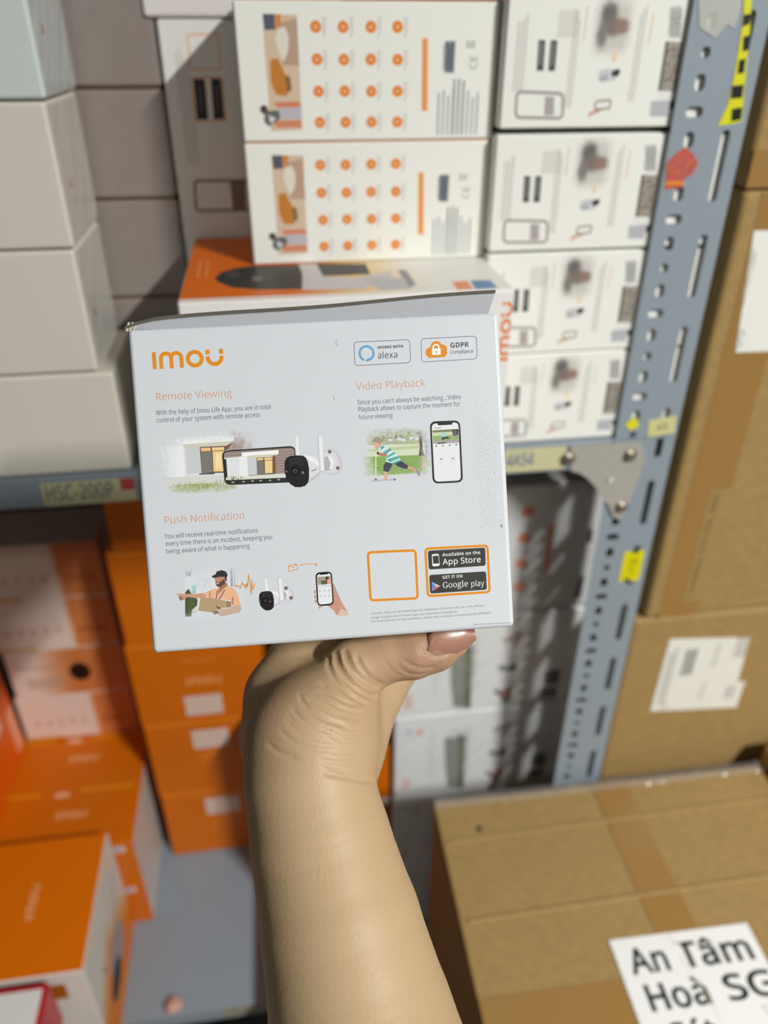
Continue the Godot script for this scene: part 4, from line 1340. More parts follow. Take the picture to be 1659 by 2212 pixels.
	text(cv, "The Alexa skill have limited capabilities, please refer to amazon.com/imou/dp/B07D8PQQ6P", "91.0 126.5 142.2 126.5", 0.85, grey, "Droid Sans", -0.2)
	# wear: scuffs, specks and handling dirt along the right edge
	cv.specks(70, Color(0.55, 0.56, 0.58, 0.35), 0, 0, 152, 132, 0.2, 5)
	cv.mottle(126, 26, 25, 72, 1.1, 0.22, Color(0.62, 0.57, 0.55), 51)
	cv.mottle(138, 40, 13, 60, 0.8, 0.35, Color(0.60, 0.54, 0.52), 52)
	cv.specks(60, Color(0.62, 0.60, 0.60, 0.35), 128, 20, 22, 90, 0.25, 6)
	cv.specks(30, Color(0.62, 0.52, 0.50, 0.35), 138, 30, 12, 40, 0.35, 7)
	cv.specks(24, Color(0.5, 0.5, 0.51, 0.45), 85, 0, 65, 10, 0.3, 8)
	cv.line("81.2 31.1 81.7 32.7", 0.25, Color(0.55, 0.56, 0.58))
	cv.line("83.2 8.3 84.4 8.7 83.3 10.0 84.6 10.3 83.5 11.3", 0.2, Color(0.62, 0.63, 0.65))
	cv.line("134.3 130.5 150.6 130.9", 0.22, Color(0.5, 0.5, 0.52))
	cv.line("148.7 88.8 148.4 89.5 148.7 89.9", 0.35, Color(0.25, 0.24, 0.23))
	return print_mat(cv, 0.38)


func house_picture(cv: Cv) -> void:
	var p := Cv.new(152, 132.9, 13, Color(1, 1, 1, 0))
	var x := Color(0.90, 0.905, 0.90)
	p.poly("9.8 42.3 40.2 41.6 49.6 43.1 47.9 68.6 7.9 68.0", Color(0.85, 0.865, 0.87))
	p.poly("38.5 42.5 49.6 43.6 49.1 51.3 36.7 51.0", Color(0.66, 0.60, 0.58))
	for i in 14:
		var a := Cv.nums("38.7 43.0 49.6 43.8")
		p.line(PackedVector2Array([a[0] + Vector2(0, i * 0.85), a[1] + Vector2(0, i * 0.85)]), 0.25, Color(0.52, 0.44, 0.42))
	p.poly("9.4 47.5 18.8 47.8 18.8 61.5 8.4 61.3", Color(0.90, 0.91, 0.92))
	p.poly("16.2 44.9 39.7 45.0 39.6 47.2 16.5 47.4", Color(0.94, 0.945, 0.94))
	p.poly("18.6 47.6 39.6 47.2 35.3 49.4 19.5 48.8", Color(0.80, 0.79, 0.72))
	p.poly("19.5 48.7 25.6 48.7 25.6 59.7 19.4 59.7", Color(0.78, 0.79, 0.79))
	p.poly("35.3 49.4 38.8 47.9 36.9 50.5 35.7 51.0", Color(0.50, 0.33, 0.24))
	p.poly("25.5 48.9 35.9 49.1 35.5 60.1 25.5 59.6", Color(0.36, 0.33, 0.30))
	p.poly("25.9 49.3 29.7 49.4 29.8 50.8 25.9 50.8", Color(0.93, 0.75, 0.52))
	p.poly("30.3 49.4 35.3 49.5 35.3 50.8 30.4 50.8", Color(0.93, 0.79, 0.55))
	p.poly("25.9 51.0 30.1 51.0 29.9 59.5 25.6 59.5", Color(0.48, 0.46, 0.44))
	p.poly("30.5 51.0 35.7 51.1 35.3 59.5 30.3 59.3", Color(0.91, 0.79, 0.55))
	p.poly("31.6 52.2 33.7 52.0 33.5 58.0 31.4 58.1", Color(0.95, 0.86, 0.66))
	p.poly("24.6 59.7 30.8 59.8 30.5 60.4 24.3 60.2", Color(0.30, 0.30, 0.30))
	p.poly("10.3 60.5 34.0 61.0 40.4 65.2 35.4 68.5 9.9 66.2", Color(0.82, 0.82, 0.80))
	p.poly("11.4 64.4 16.7 63.8 26.2 63.9 35.2 64.9 40.4 66.2 33.6 67.7 18.8 67.5 12.2 66.4", Color(0.66, 0.69, 0.50))
	var g := RandomNumberGenerator.new()
	g.seed = 3
	var q := Cv.nums("12.3 65.6 40.0 65.2")
	for i in 260:
		var f := g.randf()
		var b := q[0].lerp(q[1], f) + Vector2(0, g.randf_range(-1.2, 2.4))
		p.line(PackedVector2Array([b, b + Vector2(g.randf_range(-0.7, 0.7), -g.randf_range(0.5, 2.0))]), 0.22, Color(0.36 + g.randf() * 0.35, 0.44 + g.randf() * 0.25, 0.16 + g.randf() * 0.2, 0.5))
	var c := Cv.nums("28.0 55.8")
	p.feather(c[0].x, c[0].y, 21.5, 14.0, 0.5, 9)
	cv.paste(p, 0, 0)
	# the phone lying across
	cv.poly(cv.round_rect("34.2 51.0 64.4 50.7 64.2 65.7 34.5 65.1", 2.6), Color(0.16, 0.17, 0.16))
	cv.poly(cv.round_rect("35.0 51.5 63.8 51.4 63.6 63.7 35.1 63.2", 1.8), Color(0.62, 0.56, 0.53))
	for i in 12:
		var a := Cv.nums("35.3 51.9 63.8 51.8")
		cv.line(PackedVector2Array([a[0] + Vector2(0.3, i * 1.15), a[1] + Vector2(-0.3, i * 1.15)]), 0.22, Color(0.48, 0.41, 0.38))
	cv.poly("35.0 54.0 42.2 53.8 42.8 62.5 35.1 63.0", Color(0.86, 0.87, 0.88))
	cv.poly("42.2 52.2 57.3 52.0 57.3 53.6 42.3 53.8", Color(0.93, 0.94, 0.94))
	cv.poly("43.4 53.9 57.3 53.6 55.1 54.9 44.0 54.6", Color(0.82, 0.80, 0.70))
	cv.poly("41.2 53.8 44.6 53.8 44.5 62.6 40.6 62.6", Color(0.90, 0.91, 0.92))
	cv.poly("44.3 54.5 48.4 54.6 48.2 61.6 44.3 61.6", Color(0.78, 0.79, 0.80))
	cv.poly("54.9 54.2 56.0 54.1 55.6 61.5 54.6 61.6", Color(0.52, 0.33, 0.24))
	cv.poly("48.2 54.7 54.9 54.8 54.6 61.7 48.0 61.5", Color(0.33, 0.30, 0.27))
	cv.poly("48.4 54.9 50.9 54.9 50.9 55.8 48.4 55.9", Color(0.94, 0.78, 0.54))
	cv.poly("51.4 54.9 54.6 55.0 54.6 55.9 51.3 55.9", Color(0.94, 0.81, 0.58))
	cv.poly("48.4 56.1 51.0 56.1 50.9 61.4 48.2 61.3", Color(0.48, 0.46, 0.44))
	cv.poly("51.4 56.1 54.6 56.1 54.3 61.3 51.2 61.3", Color(0.92, 0.80, 0.56))
	cv.poly("35.2 62.0 63.8 61.8 63.7 63.7 35.2 63.1", Color(0.84, 0.84, 0.80))
	var gq := Cv.nums("35.5 61.3 42.2 63.4")
	cv.mottle(gq[0].x, gq[0].y, gq[1].x - gq[0].x, gq[1].y - gq[0].y, 0.9, 2.4, Color(0.32, 0.40, 0.18), 6)
	cv.poly("34.8 54.5 35.8 54.5 35.8 62.0 34.7 62.2", Color(0.15, 0.16, 0.15))
	cv.poly("34.7 63.3 63.9 63.6 63.9 65.3 35.2 64.6", Color(0.18, 0.18, 0.17))
	for t in Cv.nums("37.9 64.2 42.2 64.2 45.9 64.1 49.2 64.2 53.1 64.3 56.6 64.2"):
		cv.disc(t.x, t.y, 0.6, Color(0.62, 0.62, 0.60), 0.35)
	bullet_camera(cv, Cv.nums("64.3 61.3 73.9 61.9 63.6 71.5"), true)


func bullet_camera(cv: Cv, q: PackedVector2Array, big: bool) -> void:
	# a bullet camera with two aerials, drawn about the middle of its dark face; one unit is 200 pixels of the close view
	var u := (q[1] - q[0])
	var v := (q[2] - q[0])
	var m := func(t: String) -> PackedVector2Array:
		var out := PackedVector2Array()
		for e in Cv.nums(t):
			out.append(q[0] + u * (e.x / 200.0) + v * (e.y / 210.0))
		return out
	var pale := Color(0.86, 0.86, 0.88)
	# base, joint, aerials, body, face
	cv.poly(m.call("230 -175 270 -195 315 -190 360 -150 390 -80 385 -20 350 20 300 30 250 10 235 -40"), Color(0.77, 0.76, 0.79))
	cv.poly(m.call("225 -150 262 -185 300 -180 340 -140 365 -75 362 -20 330 10 290 15 245 0"), Color(0.84, 0.83, 0.85))
	for e in [[280, -168], [350, -30]]:
		var c: PackedVector2Array = m.call("%d %d" % e)
		cv.disc(c[0].x, c[0].y, 0.75, Color(0.42, 0.40, 0.42))
	cv.poly(m.call("200 -105 260 -130 300 -110 310 -50 290 -10 240 -5 205 -30"), Color(0.70, 0.69, 0.72))
	cv.poly(m.call("262 -130 300 -125 318 -80 305 -25 275 -15 290 -70"), Color(0.90, 0.90, 0.91))
	cv.line(m.call("-5 -295 8 -130"), 1.9, Color(0.80, 0.80, 0.82))
	cv.line(m.call("-2 -292 10 -130"), 1.2, Color(0.90, 0.90, 0.91))
	cv.poly(m.call("-40 -125 60 -142 150 -120 195 -70 210 -20 190 40 110 105 60 120 -20 130"), Color(0.85, 0.85, 0.87))
	cv.poly(m.call("60 -142 150 -120 195 -70 205 -30 120 -90"), Color(0.92, 0.92, 0.93))
	cv.poly(m.call("100 100 190 40 205 -10 150 40 90 70"), Color(0.75, 0.74, 0.78))
	cv.line(m.call("195 -290 215 -15"), 2.2, Color(0.76, 0.76, 0.79))
	cv.line(m.call("200 -290 218 -20"), 1.5, Color(0.90, 0.90, 0.91))
	cv.poly(m.call("-105 -80 -90 -112 -60 -130 0 -136 50 -134 75 -118 92 -85 104 -20 104 50 96 95 70 122 30 134 -15 132 -55 108 -90 62 -106 0"), Color(0.13, 0.12, 0.13))
	cv.poly(m.call("-60 -110 0 -124 40 -122 66 -95 60 -50 -20 -60 -70 -40"), Color(0.17, 0.165, 0.17))
	var c0: PackedVector2Array = m.call("-15 -5 -14 -2 -12 2")
	cv.disc(c0[0].x, c0[0].y, u.length() * 0.22, Color(0.07, 0.07, 0.07))
	cv.disc(c0[1].x, c0[1].y, u.length() * 0.10, Color(0.30, 0.29, 0.31))
	cv.disc(c0[2].x, c0[2].y, u.length() * 0.05, Color(0.08, 0.08, 0.09))
	var c1: PackedVector2Array = m.call("50 10 -90 0")
	cv.disc(c1[0].x, c1[0].y, u.length() * 0.055, Color(0.66, 0.60, 0.46))
	cv.disc(c1[0].x, c1[0].y, u.length() * 0.025, Color(0.25, 0.22, 0.18))
	cv.disc(c1[1].x, c1[1].y, u.length() * 0.04, Color(0.50, 0.46, 0.40))
	if big:
		cv.line(m.call("128 -5 165 -18"), 0.5, Color(0.55, 0.55, 0.57))


func boy_picture(cv: Cv) -> void:
	var p := Cv.new(152, 132.9, 13, Color(1, 1, 1, 0))
	p.poly("91.7 43.3 122.2 44.2 120.7 69.8 90.2 68.2", Color(0.84, 0.86, 0.85))
	p.poly("94.1 45.6 121.2 46.1 120.8 53.0 93.7 52.3", Color(0.66, 0.68, 0.55))
	var q := Cv.nums("94.1 45.1 120.8 53.0")
	var sz := q[1] - q[0]
	p.mottle(q[0].x, q[0].y, sz.x, sz.y * 0.8, 0.55, 1.6, Color(0.38, 0.41, 0.28), 21)
	p.mottle(q[0].x, q[0].y + 2, sz.x, sz.y * 0.8, 0.8, 1.2, Color(0.80, 0.82, 0.78), 22)
	p.poly("91.1 53.2 120.8 52.7 120.5 57.7 90.9 56.8", Color(0.80, 0.84, 0.72))
	p.poly("91.1 54.0 117.4 53.4 117.3 54.7 91.0 55.1", Color(0.72, 0.77, 0.60))
	p.poly("92.0 56.9 120.5 57.7 120.1 65.0 91.5 65.2", Color(0.55, 0.66, 0.38))
	var r := Cv.nums("92.0 56.6 120.1 65.8")
	p.mottle(r[0].x, r[0].y, r[1].x - r[0].x, r[1].y - r[0].y, 0.5, 1.2, Color(0.40, 0.54, 0.25), 23, 3.0)
	p.poly("90.3 65.7 105.5 65.5 120.1 65.0 119.9 69.7 90.2 68.2", Color(0.80, 0.78, 0.80))
	p.poly("115.6 47.7 117.0 47.6 117.0 55.0 117.6 57.8 115.2 57.9 115.8 54.4", Color(0.36, 0.31, 0.26))
	for t in Cv.nums("103.8 50.6 107.5 50.4 109.1 50.9 114.8 50.6 112.5 50.3"):
		p.disc(t.x, t.y, 1.0, Color(0.80, 0.84, 0.88), 0.6)
	# the second child, behind the phone
	p.disc(Cv.nums("118.8 49.3")[0].x, Cv.nums("118.8 49.3")[0].y, 1.25, Color(0.70, 0.55, 0.50), 1.5)
	p.poly("117.8 51.4 120.6 51.0 120.5 58.0 119.3 59.1 117.7 58.1 118.2 55.1", Color(0.50, 0.53, 0.68))
	p.poly("117.1 58.1 119.3 59.1 118.4 61.0 117.7 64.0 116.5 63.9 116.6 60.0", Color(0.78, 0.62, 0.55))
	p.poly("116.5 64.2 117.9 64.4 117.8 65.7 116.0 65.7", Color(0.62, 0.62, 0.66))
	var c := Cv.nums("106.3 56.7")
	p.feather(c[0].x, c[0].y, 15.5, 12.0, 0.5, 12)
	cv.paste(p, 0, 0)
	# the boy on the scooter
	cv.line("97.4 56.1 96.7 66.1", 0.42, Color(0.84, 0.90, 0.78))
	cv.line("94.9 67.2 99.8 67.1 105.1 67.1", 0.5, Color(0.66, 0.68, 0.74))
	for t in Cv.nums("96.7 66.5 104.5 67.1"):
		cv.disc(t.x, t.y, 0.5, Color(0.48, 0.47, 0.52))
	cv.poly("100.0 63.2 102.0 63.3 101.5 66.1 101.6 67.2 99.8 67.1 100.4 65.7", Color(0.83, 0.66, 0.57))
	cv.poly("109.9 61.6 113.5 63.0 114.8 64.7 113.9 65.2 112.0 63.6 110.0 62.8", Color(0.80, 0.62, 0.52))
	cv.poly("113.5 62.8 115.2 64.4 115.6 65.8 114.8 66.3 113.9 65.0", Color(0.60, 0.58, 0.57))
	cv.poly("101.3 59.5 104.2 60.5 102.8 62.8 101.9 63.9 100.0 63.2 100.3 61.0", Color(0.28, 0.28, 0.36))
	cv.poly("104.7 60.4 107.8 59.6 110.5 61.7 110.1 63.0 108.2 62.7 105.7 61.3", Color(0.26, 0.26, 0.34))
	var shirt := "100.0 52.5 101.2 52.4 104.4 55.1 106.5 57.2 107.8 59.5 104.6 60.5 101.3 59.5 101.7 57.5 100.4 56.3 98.7 54.5"
	cv.poly(shirt, Color(0.80, 0.89, 0.87))
	for t in ["99.3 53.3 100.6 52.7 101.4 53.3 99.7 54.5", "100.3 55.4 103.4 53.9 104.1 54.8 101.5 56.3", "101.8 57.2 104.9 55.6 105.7 56.4 101.7 58.0", "101.6 58.6 106.5 57.3 107.2 58.3 103.0 59.8", "103.6 60.1 107.5 59.0 107.8 59.5 104.9 60.6"]:
		cv.poly(t, Color(0.35, 0.66, 0.64))
	cv.poly("97.7 55.5 99.1 55.6 102.1 56.1 101.9 57.2 99.3 57.0 97.9 56.4", Color(0.70, 0.50, 0.40))
	cv.disc(Cv.nums("98.2 55.7")[0].x, Cv.nums("98.2 55.7")[0].y, 0.5, Color(0.28, 0.22, 0.22))
	cv.poly("96.4 51.0 99.3 50.9 99.8 52.6 98.6 53.7 97.8 54.1 97.0 53.3 96.8 52.4", Color(0.84, 0.66, 0.57))
	cv.poly("95.9 50.7 96.9 49.4 98.4 48.9 99.7 49.5 100.0 51.2 99.3 52.3 98.5 51.4 97.1 51.2", Color(0.62, 0.57, 0.50))
	# phone with the same scene
	cv.poly(cv.round_rect("120.6 43.9 133.3 44.1 133.2 70.0 120.4 69.8", 2.6), Color(0.15, 0.15, 0.14))
	cv.poly(cv.round_rect("121.3 44.8 132.6 44.9 132.4 69.2 121.2 69.1", 1.9), Color(0.88, 0.885, 0.89))
	cv.poly("123.7 44.4 130.2 44.6 129.9 45.7 128.7 45.7 124.2 45.7 123.8 45.3", Color(0.15, 0.15, 0.14))
	cv.poly("121.6 47.6 132.5 47.7 132.5 53.4 121.5 53.3", Color(0.58, 0.66, 0.45))
	cv.poly("121.6 47.6 132.5 47.7 132.6 48.6 121.6 48.6", Color(0.48, 0.48, 0.36))
	cv.poly("121.6 48.6 130.1 48.6 130.0 50.0 121.6 50.0", Color(0.78, 0.81, 0.68))
	cv.poly("121.5 52.3 132.5 52.1 132.5 53.4 121.5 53.3", Color(0.66, 0.62, 0.64))
	cv.poly("129.7 47.6 132.4 47.7 132.4 50.0 130.0 50.2", Color(0.32, 0.27, 0.23))
	cv.poly("125.1 49.1 126.7 48.7 127.7 50.3 125.7 50.8", Color(0.62, 0.80, 0.76))
	cv.poly("125.7 50.6 128.0 50.6 128.5 51.6 126.8 51.4 125.7 51.9 125.1 51.6", Color(0.24, 0.25, 0.32))
	cv.poly("130.4 48.0 131.3 47.9 131.7 50.6 130.5 50.5", Color(0.38, 0.38, 0.50))
	cv.line("123.6 53.2 126.6 53.0", 0.45, Color(0.25, 0.23, 0.25))
	text(cv, "Front Door", "122.6 47.0 125.4 47.1", 0.5, Color(0.2, 0.2, 0.2), "Droid Sans", 0.2)
	for t in Cv.nums("122.7 54.2 125.5 54.2 128.4 54.2 131.2 54.1"):
		cv.disc(t.x, t.y, 0.33, Color(0.35, 0.37, 0.40))
	for t in Cv.nums("124.6 59.7 129.4 59.8"):
		cv.rect(t.x - 0.55, t.y - 0.4, 1.1, 0.8, Color(0.55, 0.57, 0.60))
		cv.rect(t.x - 0.3, t.y - 0.2, 0.6, 0.4, Color(0.80, 0.81, 0.83))
		cv.rect(t.x - 0.8, t.y + 1.1, 1.7, 0.25, Color(0.78, 0.79, 0.81))


func courier_picture(cv: Cv) -> void:
	var p := Cv.new(152, 132.9, 13, Color(1, 1, 1, 0))
	p.poly("8.0 97.3 41.5 98.7 39.8 122.6 6.2 120.7", Color(0.84, 0.855, 0.875))
	p.poly("9.2 99.2 15.7 99.4 14.3 119.6 8.9 119.5", Color(0.80, 0.82, 0.85))
	p.poly("15.8 98.3 18.9 98.3 17.9 101.7 16.0 101.7", Color(0.62, 0.63, 0.63))
	p.poly("18.1 105.6 20.1 105.6 19.4 108.7 18.0 108.9", Color(0.62, 0.80, 0.80))
	p.poly("15.2 108.2 16.7 106.9 17.6 108.9 20.0 111.7 19.6 114.1 17.3 115.8 16.9 118.5 14.4 118.4", Color(0.30, 0.33, 0.22))
	var a := Cv.nums("15.3 106.8 19.7 119.0")
	p.mottle(a[0].x, a[0].y, a[1].x - a[0].x, a[1].y - a[0].y, 1.2, 1.6, Color(0.45, 0.49, 0.34), 41)
	p.poly("34.2 98.8 35.3 98.9 34.8 107.4 33.9 107.1", Color(0.60, 0.61, 0.63))
	p.poly("35.8 98.9 36.3 98.9 35.7 107.7 35.2 107.4", Color(0.68, 0.69, 0.71))
	p.poly("37.0 99.0 37.4 99.0 36.7 108.3 36.3 108.3", Color(0.76, 0.77, 0.79))
	p.mottle(a[0].x + 4, a[0].y - 5, 7, 6, 0.9, 0.9, Color(0.66, 0.67, 0.70), 42)
	var c := Cv.nums("24.1 109.9")
	p.feather(c[0].x, c[0].y, 17.0, 12.0, 0.45, 15)
	cv.paste(p, 0, 0)
	var skin := Color(0.78, 0.60, 0.50)
	cv.poly("16.0 109.0 20.2 109.2 23.6 109.0 23.8 110.9 21.6 111.2 18.5 110.8 15.9 110.2 14.8 111.1 13.2 111.5 12.4 110.4 12.7 109.5 11.7 109.1 11.6 108.6 13.2 108.7 14.4 108.9", skin)
	cv.poly("12.7 109.5 13.7 109.9 14.3 111.3 12.9 111.6 12.4 110.4", Color(0.62, 0.45, 0.38))
	cv.poly("22.6 109.2 26.1 107.9 28.5 107.5 30.3 107.4 32.7 106.7 35.5 108.3 36.7 111.0 37.4 114.9 34.5 115.5 33.7 113.0 24.8 111.3 24.5 111.0", Color(0.90, 0.70, 0.56))
	cv.poly("25.0 108.6 25.5 108.1 25.3 111.3 24.8 111.3", Color(0.74, 0.52, 0.40))
	cv.poly("34.0 111.9 34.8 111.4 34.4 115.4 33.7 114.0", Color(0.70, 0.50, 0.40))
	cv.poly("29.2 106.7 32.3 105.4 32.8 106.6 30.5 108.2 28.5 110.2 29.0 107.8", Color(0.66, 0.46, 0.38))
	cv.line("28.4 108.4 27.6 112.0", 0.28, Color(0.18, 0.14, 0.24))
	cv.line("31.3 108.5 28.8 112.2", 0.28, Color(0.18, 0.14, 0.24))
	cv.poly("27.3 103.0 32.5 102.7 32.4 104.8 31.5 105.8 29.8 107.1 28.3 106.8 27.7 105.3 27.9 104.5", Color(0.72, 0.53, 0.45))
	cv.poly("27.8 104.6 29.4 105.2 31.4 103.9 31.8 105.6 29.8 107.1 28.3 106.8", Color(0.36, 0.27, 0.24))
	cv.poly("28.0 105.1 29.4 105.3 28.8 105.9 28.1 105.6", Color(0.80, 0.66, 0.60))
	cv.poly("31.7 102.9 32.5 103.0 32.4 104.8 31.8 104.5", Color(0.28, 0.22, 0.20))
	cv.poly("26.5 102.3 28.0 101.7 28.7 100.5 30.6 100.1 32.4 100.8 33.0 102.2 32.7 103.1 29.9 102.8 28.0 103.0 26.7 103.0", Color(0.21, 0.20, 0.20))
	cv.poly("21.2 111.1 24.5 111.1 33.6 113.5 33.6 115.7 29.7 115.9 26.4 117.6 19.9 116.3", Color(0.70, 0.60, 0.46))
	cv.poly("31.8 113.1 33.6 113.6 33.5 115.6 31.6 115.9", Color(0.60, 0.50, 0.37))
	cv.poly("34.4 115.4 37.4 114.9 37.7 116.8 36.7 118.3 32.7 118.8 29.7 119.4 28.2 118.8 27.8 117.4 29.2 116.1 32.3 116.2", Color(0.77, 0.67, 0.60))
	cv.poly("25.7 117.0 28.1 116.9 28.2 118.0 26.4 118.4", Color(0.55, 0.46, 0.40))
	cv.poly("27.4 114.4 27.9 115.2 29.1 115.7 28.4 116.2 27.6 115.6", Color(0.35, 0.26, 0.22))
	# the sound wave
	cv.line("35.8 106.7 36.2 107.5 36.7 107.0 37.1 106.9 37.8 108.3 38.7 105.8 39.4 107.5 39.9 106.6 40.1 108.5 40.6 106.2 40.8 107.8 41.5 102.6 42.1 111.2 42.6 105.0 42.9 109.2 43.8 106.6", 0.32, Color(0.84, 0.52, 0.18))
	bullet_camera(cv, Cv.nums("48.2 114.2 54.0 114.4 47.9 120.5"), false)
	# envelope and arrow
	cv.line("58.1 100.2 61.5 99.6 62.0 101.8 58.3 102.5", 0.28, Color(0.84, 0.52, 0.18), true)
	cv.line("58.1 100.2 60.2 101.1 61.5 99.6", 0.25, Color(0.84, 0.52, 0.18))
	cv.line("62.8 100.3 64.9 99.9 67.5 100.0 70.1 100.5", 0.28, Color(0.84, 0.52, 0.18))
	cv.line("69.5 99.8 70.1 100.5 69.4 101.1", 0.28, Color(0.84, 0.52, 0.18))
	# hand with a phone
	cv.poly("76.0 108.8 76.6 109.1 77.8 112.8 79.1 116.5 81.4 121.1 81.8 123.0 76.9 122.4 75.5 119.9 73.1 117.9 75.3 116.3", Color(0.76, 0.58, 0.50))
	cv.poly("76.9 122.4 81.8 123.0 81.4 121.1 78.9 119.6", Color(0.84, 0.72, 0.66))
	for t in ["68.0 111.3 68.9 111.0 68.9 112.6 68.0 112.5", "68.0 113.2 69.0 113.0 68.9 114.8 68.1 114.7", "68.2 115.2 69.1 115.0 69.1 116.4 68.2 116.5", "69.4 117.7 71.0 118.3 69.9 119.2 69.5 118.7"]:
		cv.poly(t, Color(0.76, 0.58, 0.50))
	cv.poly(cv.round_rect("69.1 103.8 76.0 103.7 76.0 117.9 69.1 118.0", 2.0), Color(0.12, 0.12, 0.12))
	cv.poly(cv.round_rect("69.7 104.5 75.5 104.4 75.5 117.2 69.6 117.4", 1.4), Color(0.88, 0.885, 0.90))
	cv.poly("70.8 104.2 74.4 104.2 74.3 104.8 71.1 104.9", Color(0.12, 0.12, 0.12))
	cv.poly("69.9 105.7 75.4 105.7 75.4 108.9 69.9 109.0", Color(0.62, 0.58, 0.52))
	cv.poly("73.3 105.8 74.5 105.7 74.6 108.7 73.1 108.9", Color(0.32, 0.26, 0.22))
	cv.poly("73.8 107.1 75.4 106.8 75.4 108.8 73.7 108.9", Color(0.85, 0.66, 0.54))
	cv.poly("71.3 107.4 73.0 107.3 73.1 109.0 71.4 109.0", Color(0.36, 0.38, 0.26))
	for t in Cv.nums("70.5 111.7 72.5 111.7 74.3 111.7 70.6 113.8 72.4 113.8 74.3 113.8"):
		cv.disc(t.x, t.y, 0.36, Color(0.70, 0.72, 0.74))
	cv.line("70.2 109.7 75.4 109.6", 0.25, Color(0.72, 0.73, 0.75))


func held_box() -> void:
	var o := thing("product_box", "white camera box held up by the hand, printed with app features and badges", "box", Vector3.ZERO)
	o.transform = Transform3D(Basis(Vector3(0.99794, 0.02362, 0.05963), Vector3(0.00806, 0.87616, -0.48196), Vector3(-0.06363, 0.48144, 0.87416)), Vector3(0.01692, -0.15887, -0.27796))
	var w := 0.152
	var h := 0.1329
	var d := 0.092
	var half := Vector3(w, h, d) * 0.5
	var c := Vector3(0, 0, -d / 2)
	var st := new_st()
	box_face(st, c, half, 0.0021, 2, 1.0)
	var pm := held_print()
	part("front_panel", st.commit(), pm, o)
	st = new_st()
	for f in [[0, -1.0], [0, 1.0], [1, -1.0], [2, -1.0]]:
		box_face(st, c, half, 0.0021, f[0], f[1])
	var paper := mat(Color(0.83, 0.845, 0.865), 0.38)
	part("carton_walls", st.commit(), paper, o)
	# inner dust flap that closes the top under the lid
	part("dust_flap", rbox(Vector3(0, half.y - 0.0030, -d / 2), Vector3(w - 0.004, 0.0008, d - 0.004), 0.0003), mat(Color(0.62, 0.62, 0.61), 0.8), o)
	# the lid: hinged at the back, its front edge sprung up; grey board inside, brown at the cut edge
	var nx := 24
	var nz := 6
	var at := func(i: int, j: int, lift: float) -> Vector3:
		var u := float(i) / nx
		var t := float(j) / nz
		var x := lerpf(-0.0768, 0.0738, u) + (0.0012 if i == nx and j == nz else 0.0)
		var rise := (0.0021 + 0.0052 * pow(u, 0.85) - 0.0024 * pow(maxf(0.0, 1.0 - u * 9.0), 2.0) + 0.0004 * sin(u * 9.0)) * t
		return Vector3(x, half.y + 0.0002 + rise + lift, lerpf(-d, 0.0005, t))
	var low := new_st()
	var up := new_st()
	var rim := new_st()
	for i in nx:
		for j in nz:
			quad(low, at.call(i, j, 0.0), at.call(i + 1, j, 0.0), at.call(i + 1, j + 1, 0.0), at.call(i, j + 1, 0.0), Vector3.DOWN)
			quad(up, at.call(i, j, 0.0011), at.call(i + 1, j, 0.0011), at.call(i + 1, j + 1, 0.0011), at.call(i, j + 1, 0.0011), Vector3.UP)
		quad(rim, at.call(i, nz, 0.0), at.call(i + 1, nz, 0.0), at.call(i + 1, nz, 0.0011), at.call(i, nz, 0.0011), Vector3.BACK)
	for j in nz:
		for i in [0, nx]:
			quad(rim, at.call(i, j, 0.0), at.call(i, j + 1, 0.0), at.call(i, j + 1, 0.0011), at.call(i, j, 0.0011), Vector3.LEFT if i == 0 else Vector3.RIGHT)
	var lid := part("lid", up.commit(), paper, o)
	part("inner_face", low.commit(), mat(Color(0.82, 0.83, 0.84), 0.8), lid)
	part("cut_edge", rim.commit(), mat(Color(0.36, 0.34, 0.29), 0.9), lid)
	# tuck flap hanging from the lid's front edge, bent inwards
	st = new_st()
	for i in nx:
		var a: Vector3 = at.call(i, nz, 0.0)
		var b: Vector3 = at.call(i + 1, nz, 0.0)
		quad(st, a + Vector3(0, 0, -0.0008), b + Vector3(0, 0, -0.0008), b + Vector3(-0.002 if i == nx - 1 else 0.0, half.y - 0.001 - b.y, -0.012), a + Vector3(0, half.y - 0.001 - a.y, -0.012), Vector3(0, -0.7, 0.7).normalized())
	part("tuck_flap", st.commit(), mat(Color(0.84, 0.85, 0.87), 0.7), lid)
	# pressed-in corner at the upper left
	st = new_st()
	for k in 3:
		cyl(st, Vector3(-0.0762 + 0.0011 * k, 0.0655, 0.0002 - 0.0006 * k), Vector3(-0.0752 + 0.0016 * k, 0.0692, -0.0008), 0.0005, 8)
	part("crushed_corner", st.commit(), mat(Color(0.74, 0.72, 0.66), 0.8), o)


# ------------------------------------------------------------------ the hand and forearm
var bone_a := PackedVector3Array()
var bone_b := PackedVector3Array()
var bone_ra := PackedFloat32Array()
var bone_rb := PackedFloat32Array()
var bone_k := PackedFloat32Array()
var groove_a := PackedVector3Array()
var groove_b := PackedVector3Array()
var groove_w := PackedFloat32Array()
var groove_d := PackedFloat32Array()


func bone(a: Vector3, b: Vector3, ra: float, rb: float, k := 0.010) -> void:
	bone_a.append(a)
	bone_b.append(b)
	bone_ra.append(ra)
	bone_rb.append(rb)
	bone_k.append(k)


func chain(pts: Array, rs: Array, k := 0.010) -> void:
	for i in pts.size() - 1:
		bone(pts[i], pts[i + 1], rs[i], rs[i + 1], k)


func groove(pts: PackedVector3Array, w: float, d: float) -> void:
	for i in pts.size() - 1:
		groove_a.append(pts[i])
		groove_b.append(pts[i + 1])
		groove_w.append(w)
		groove_d.append(d)


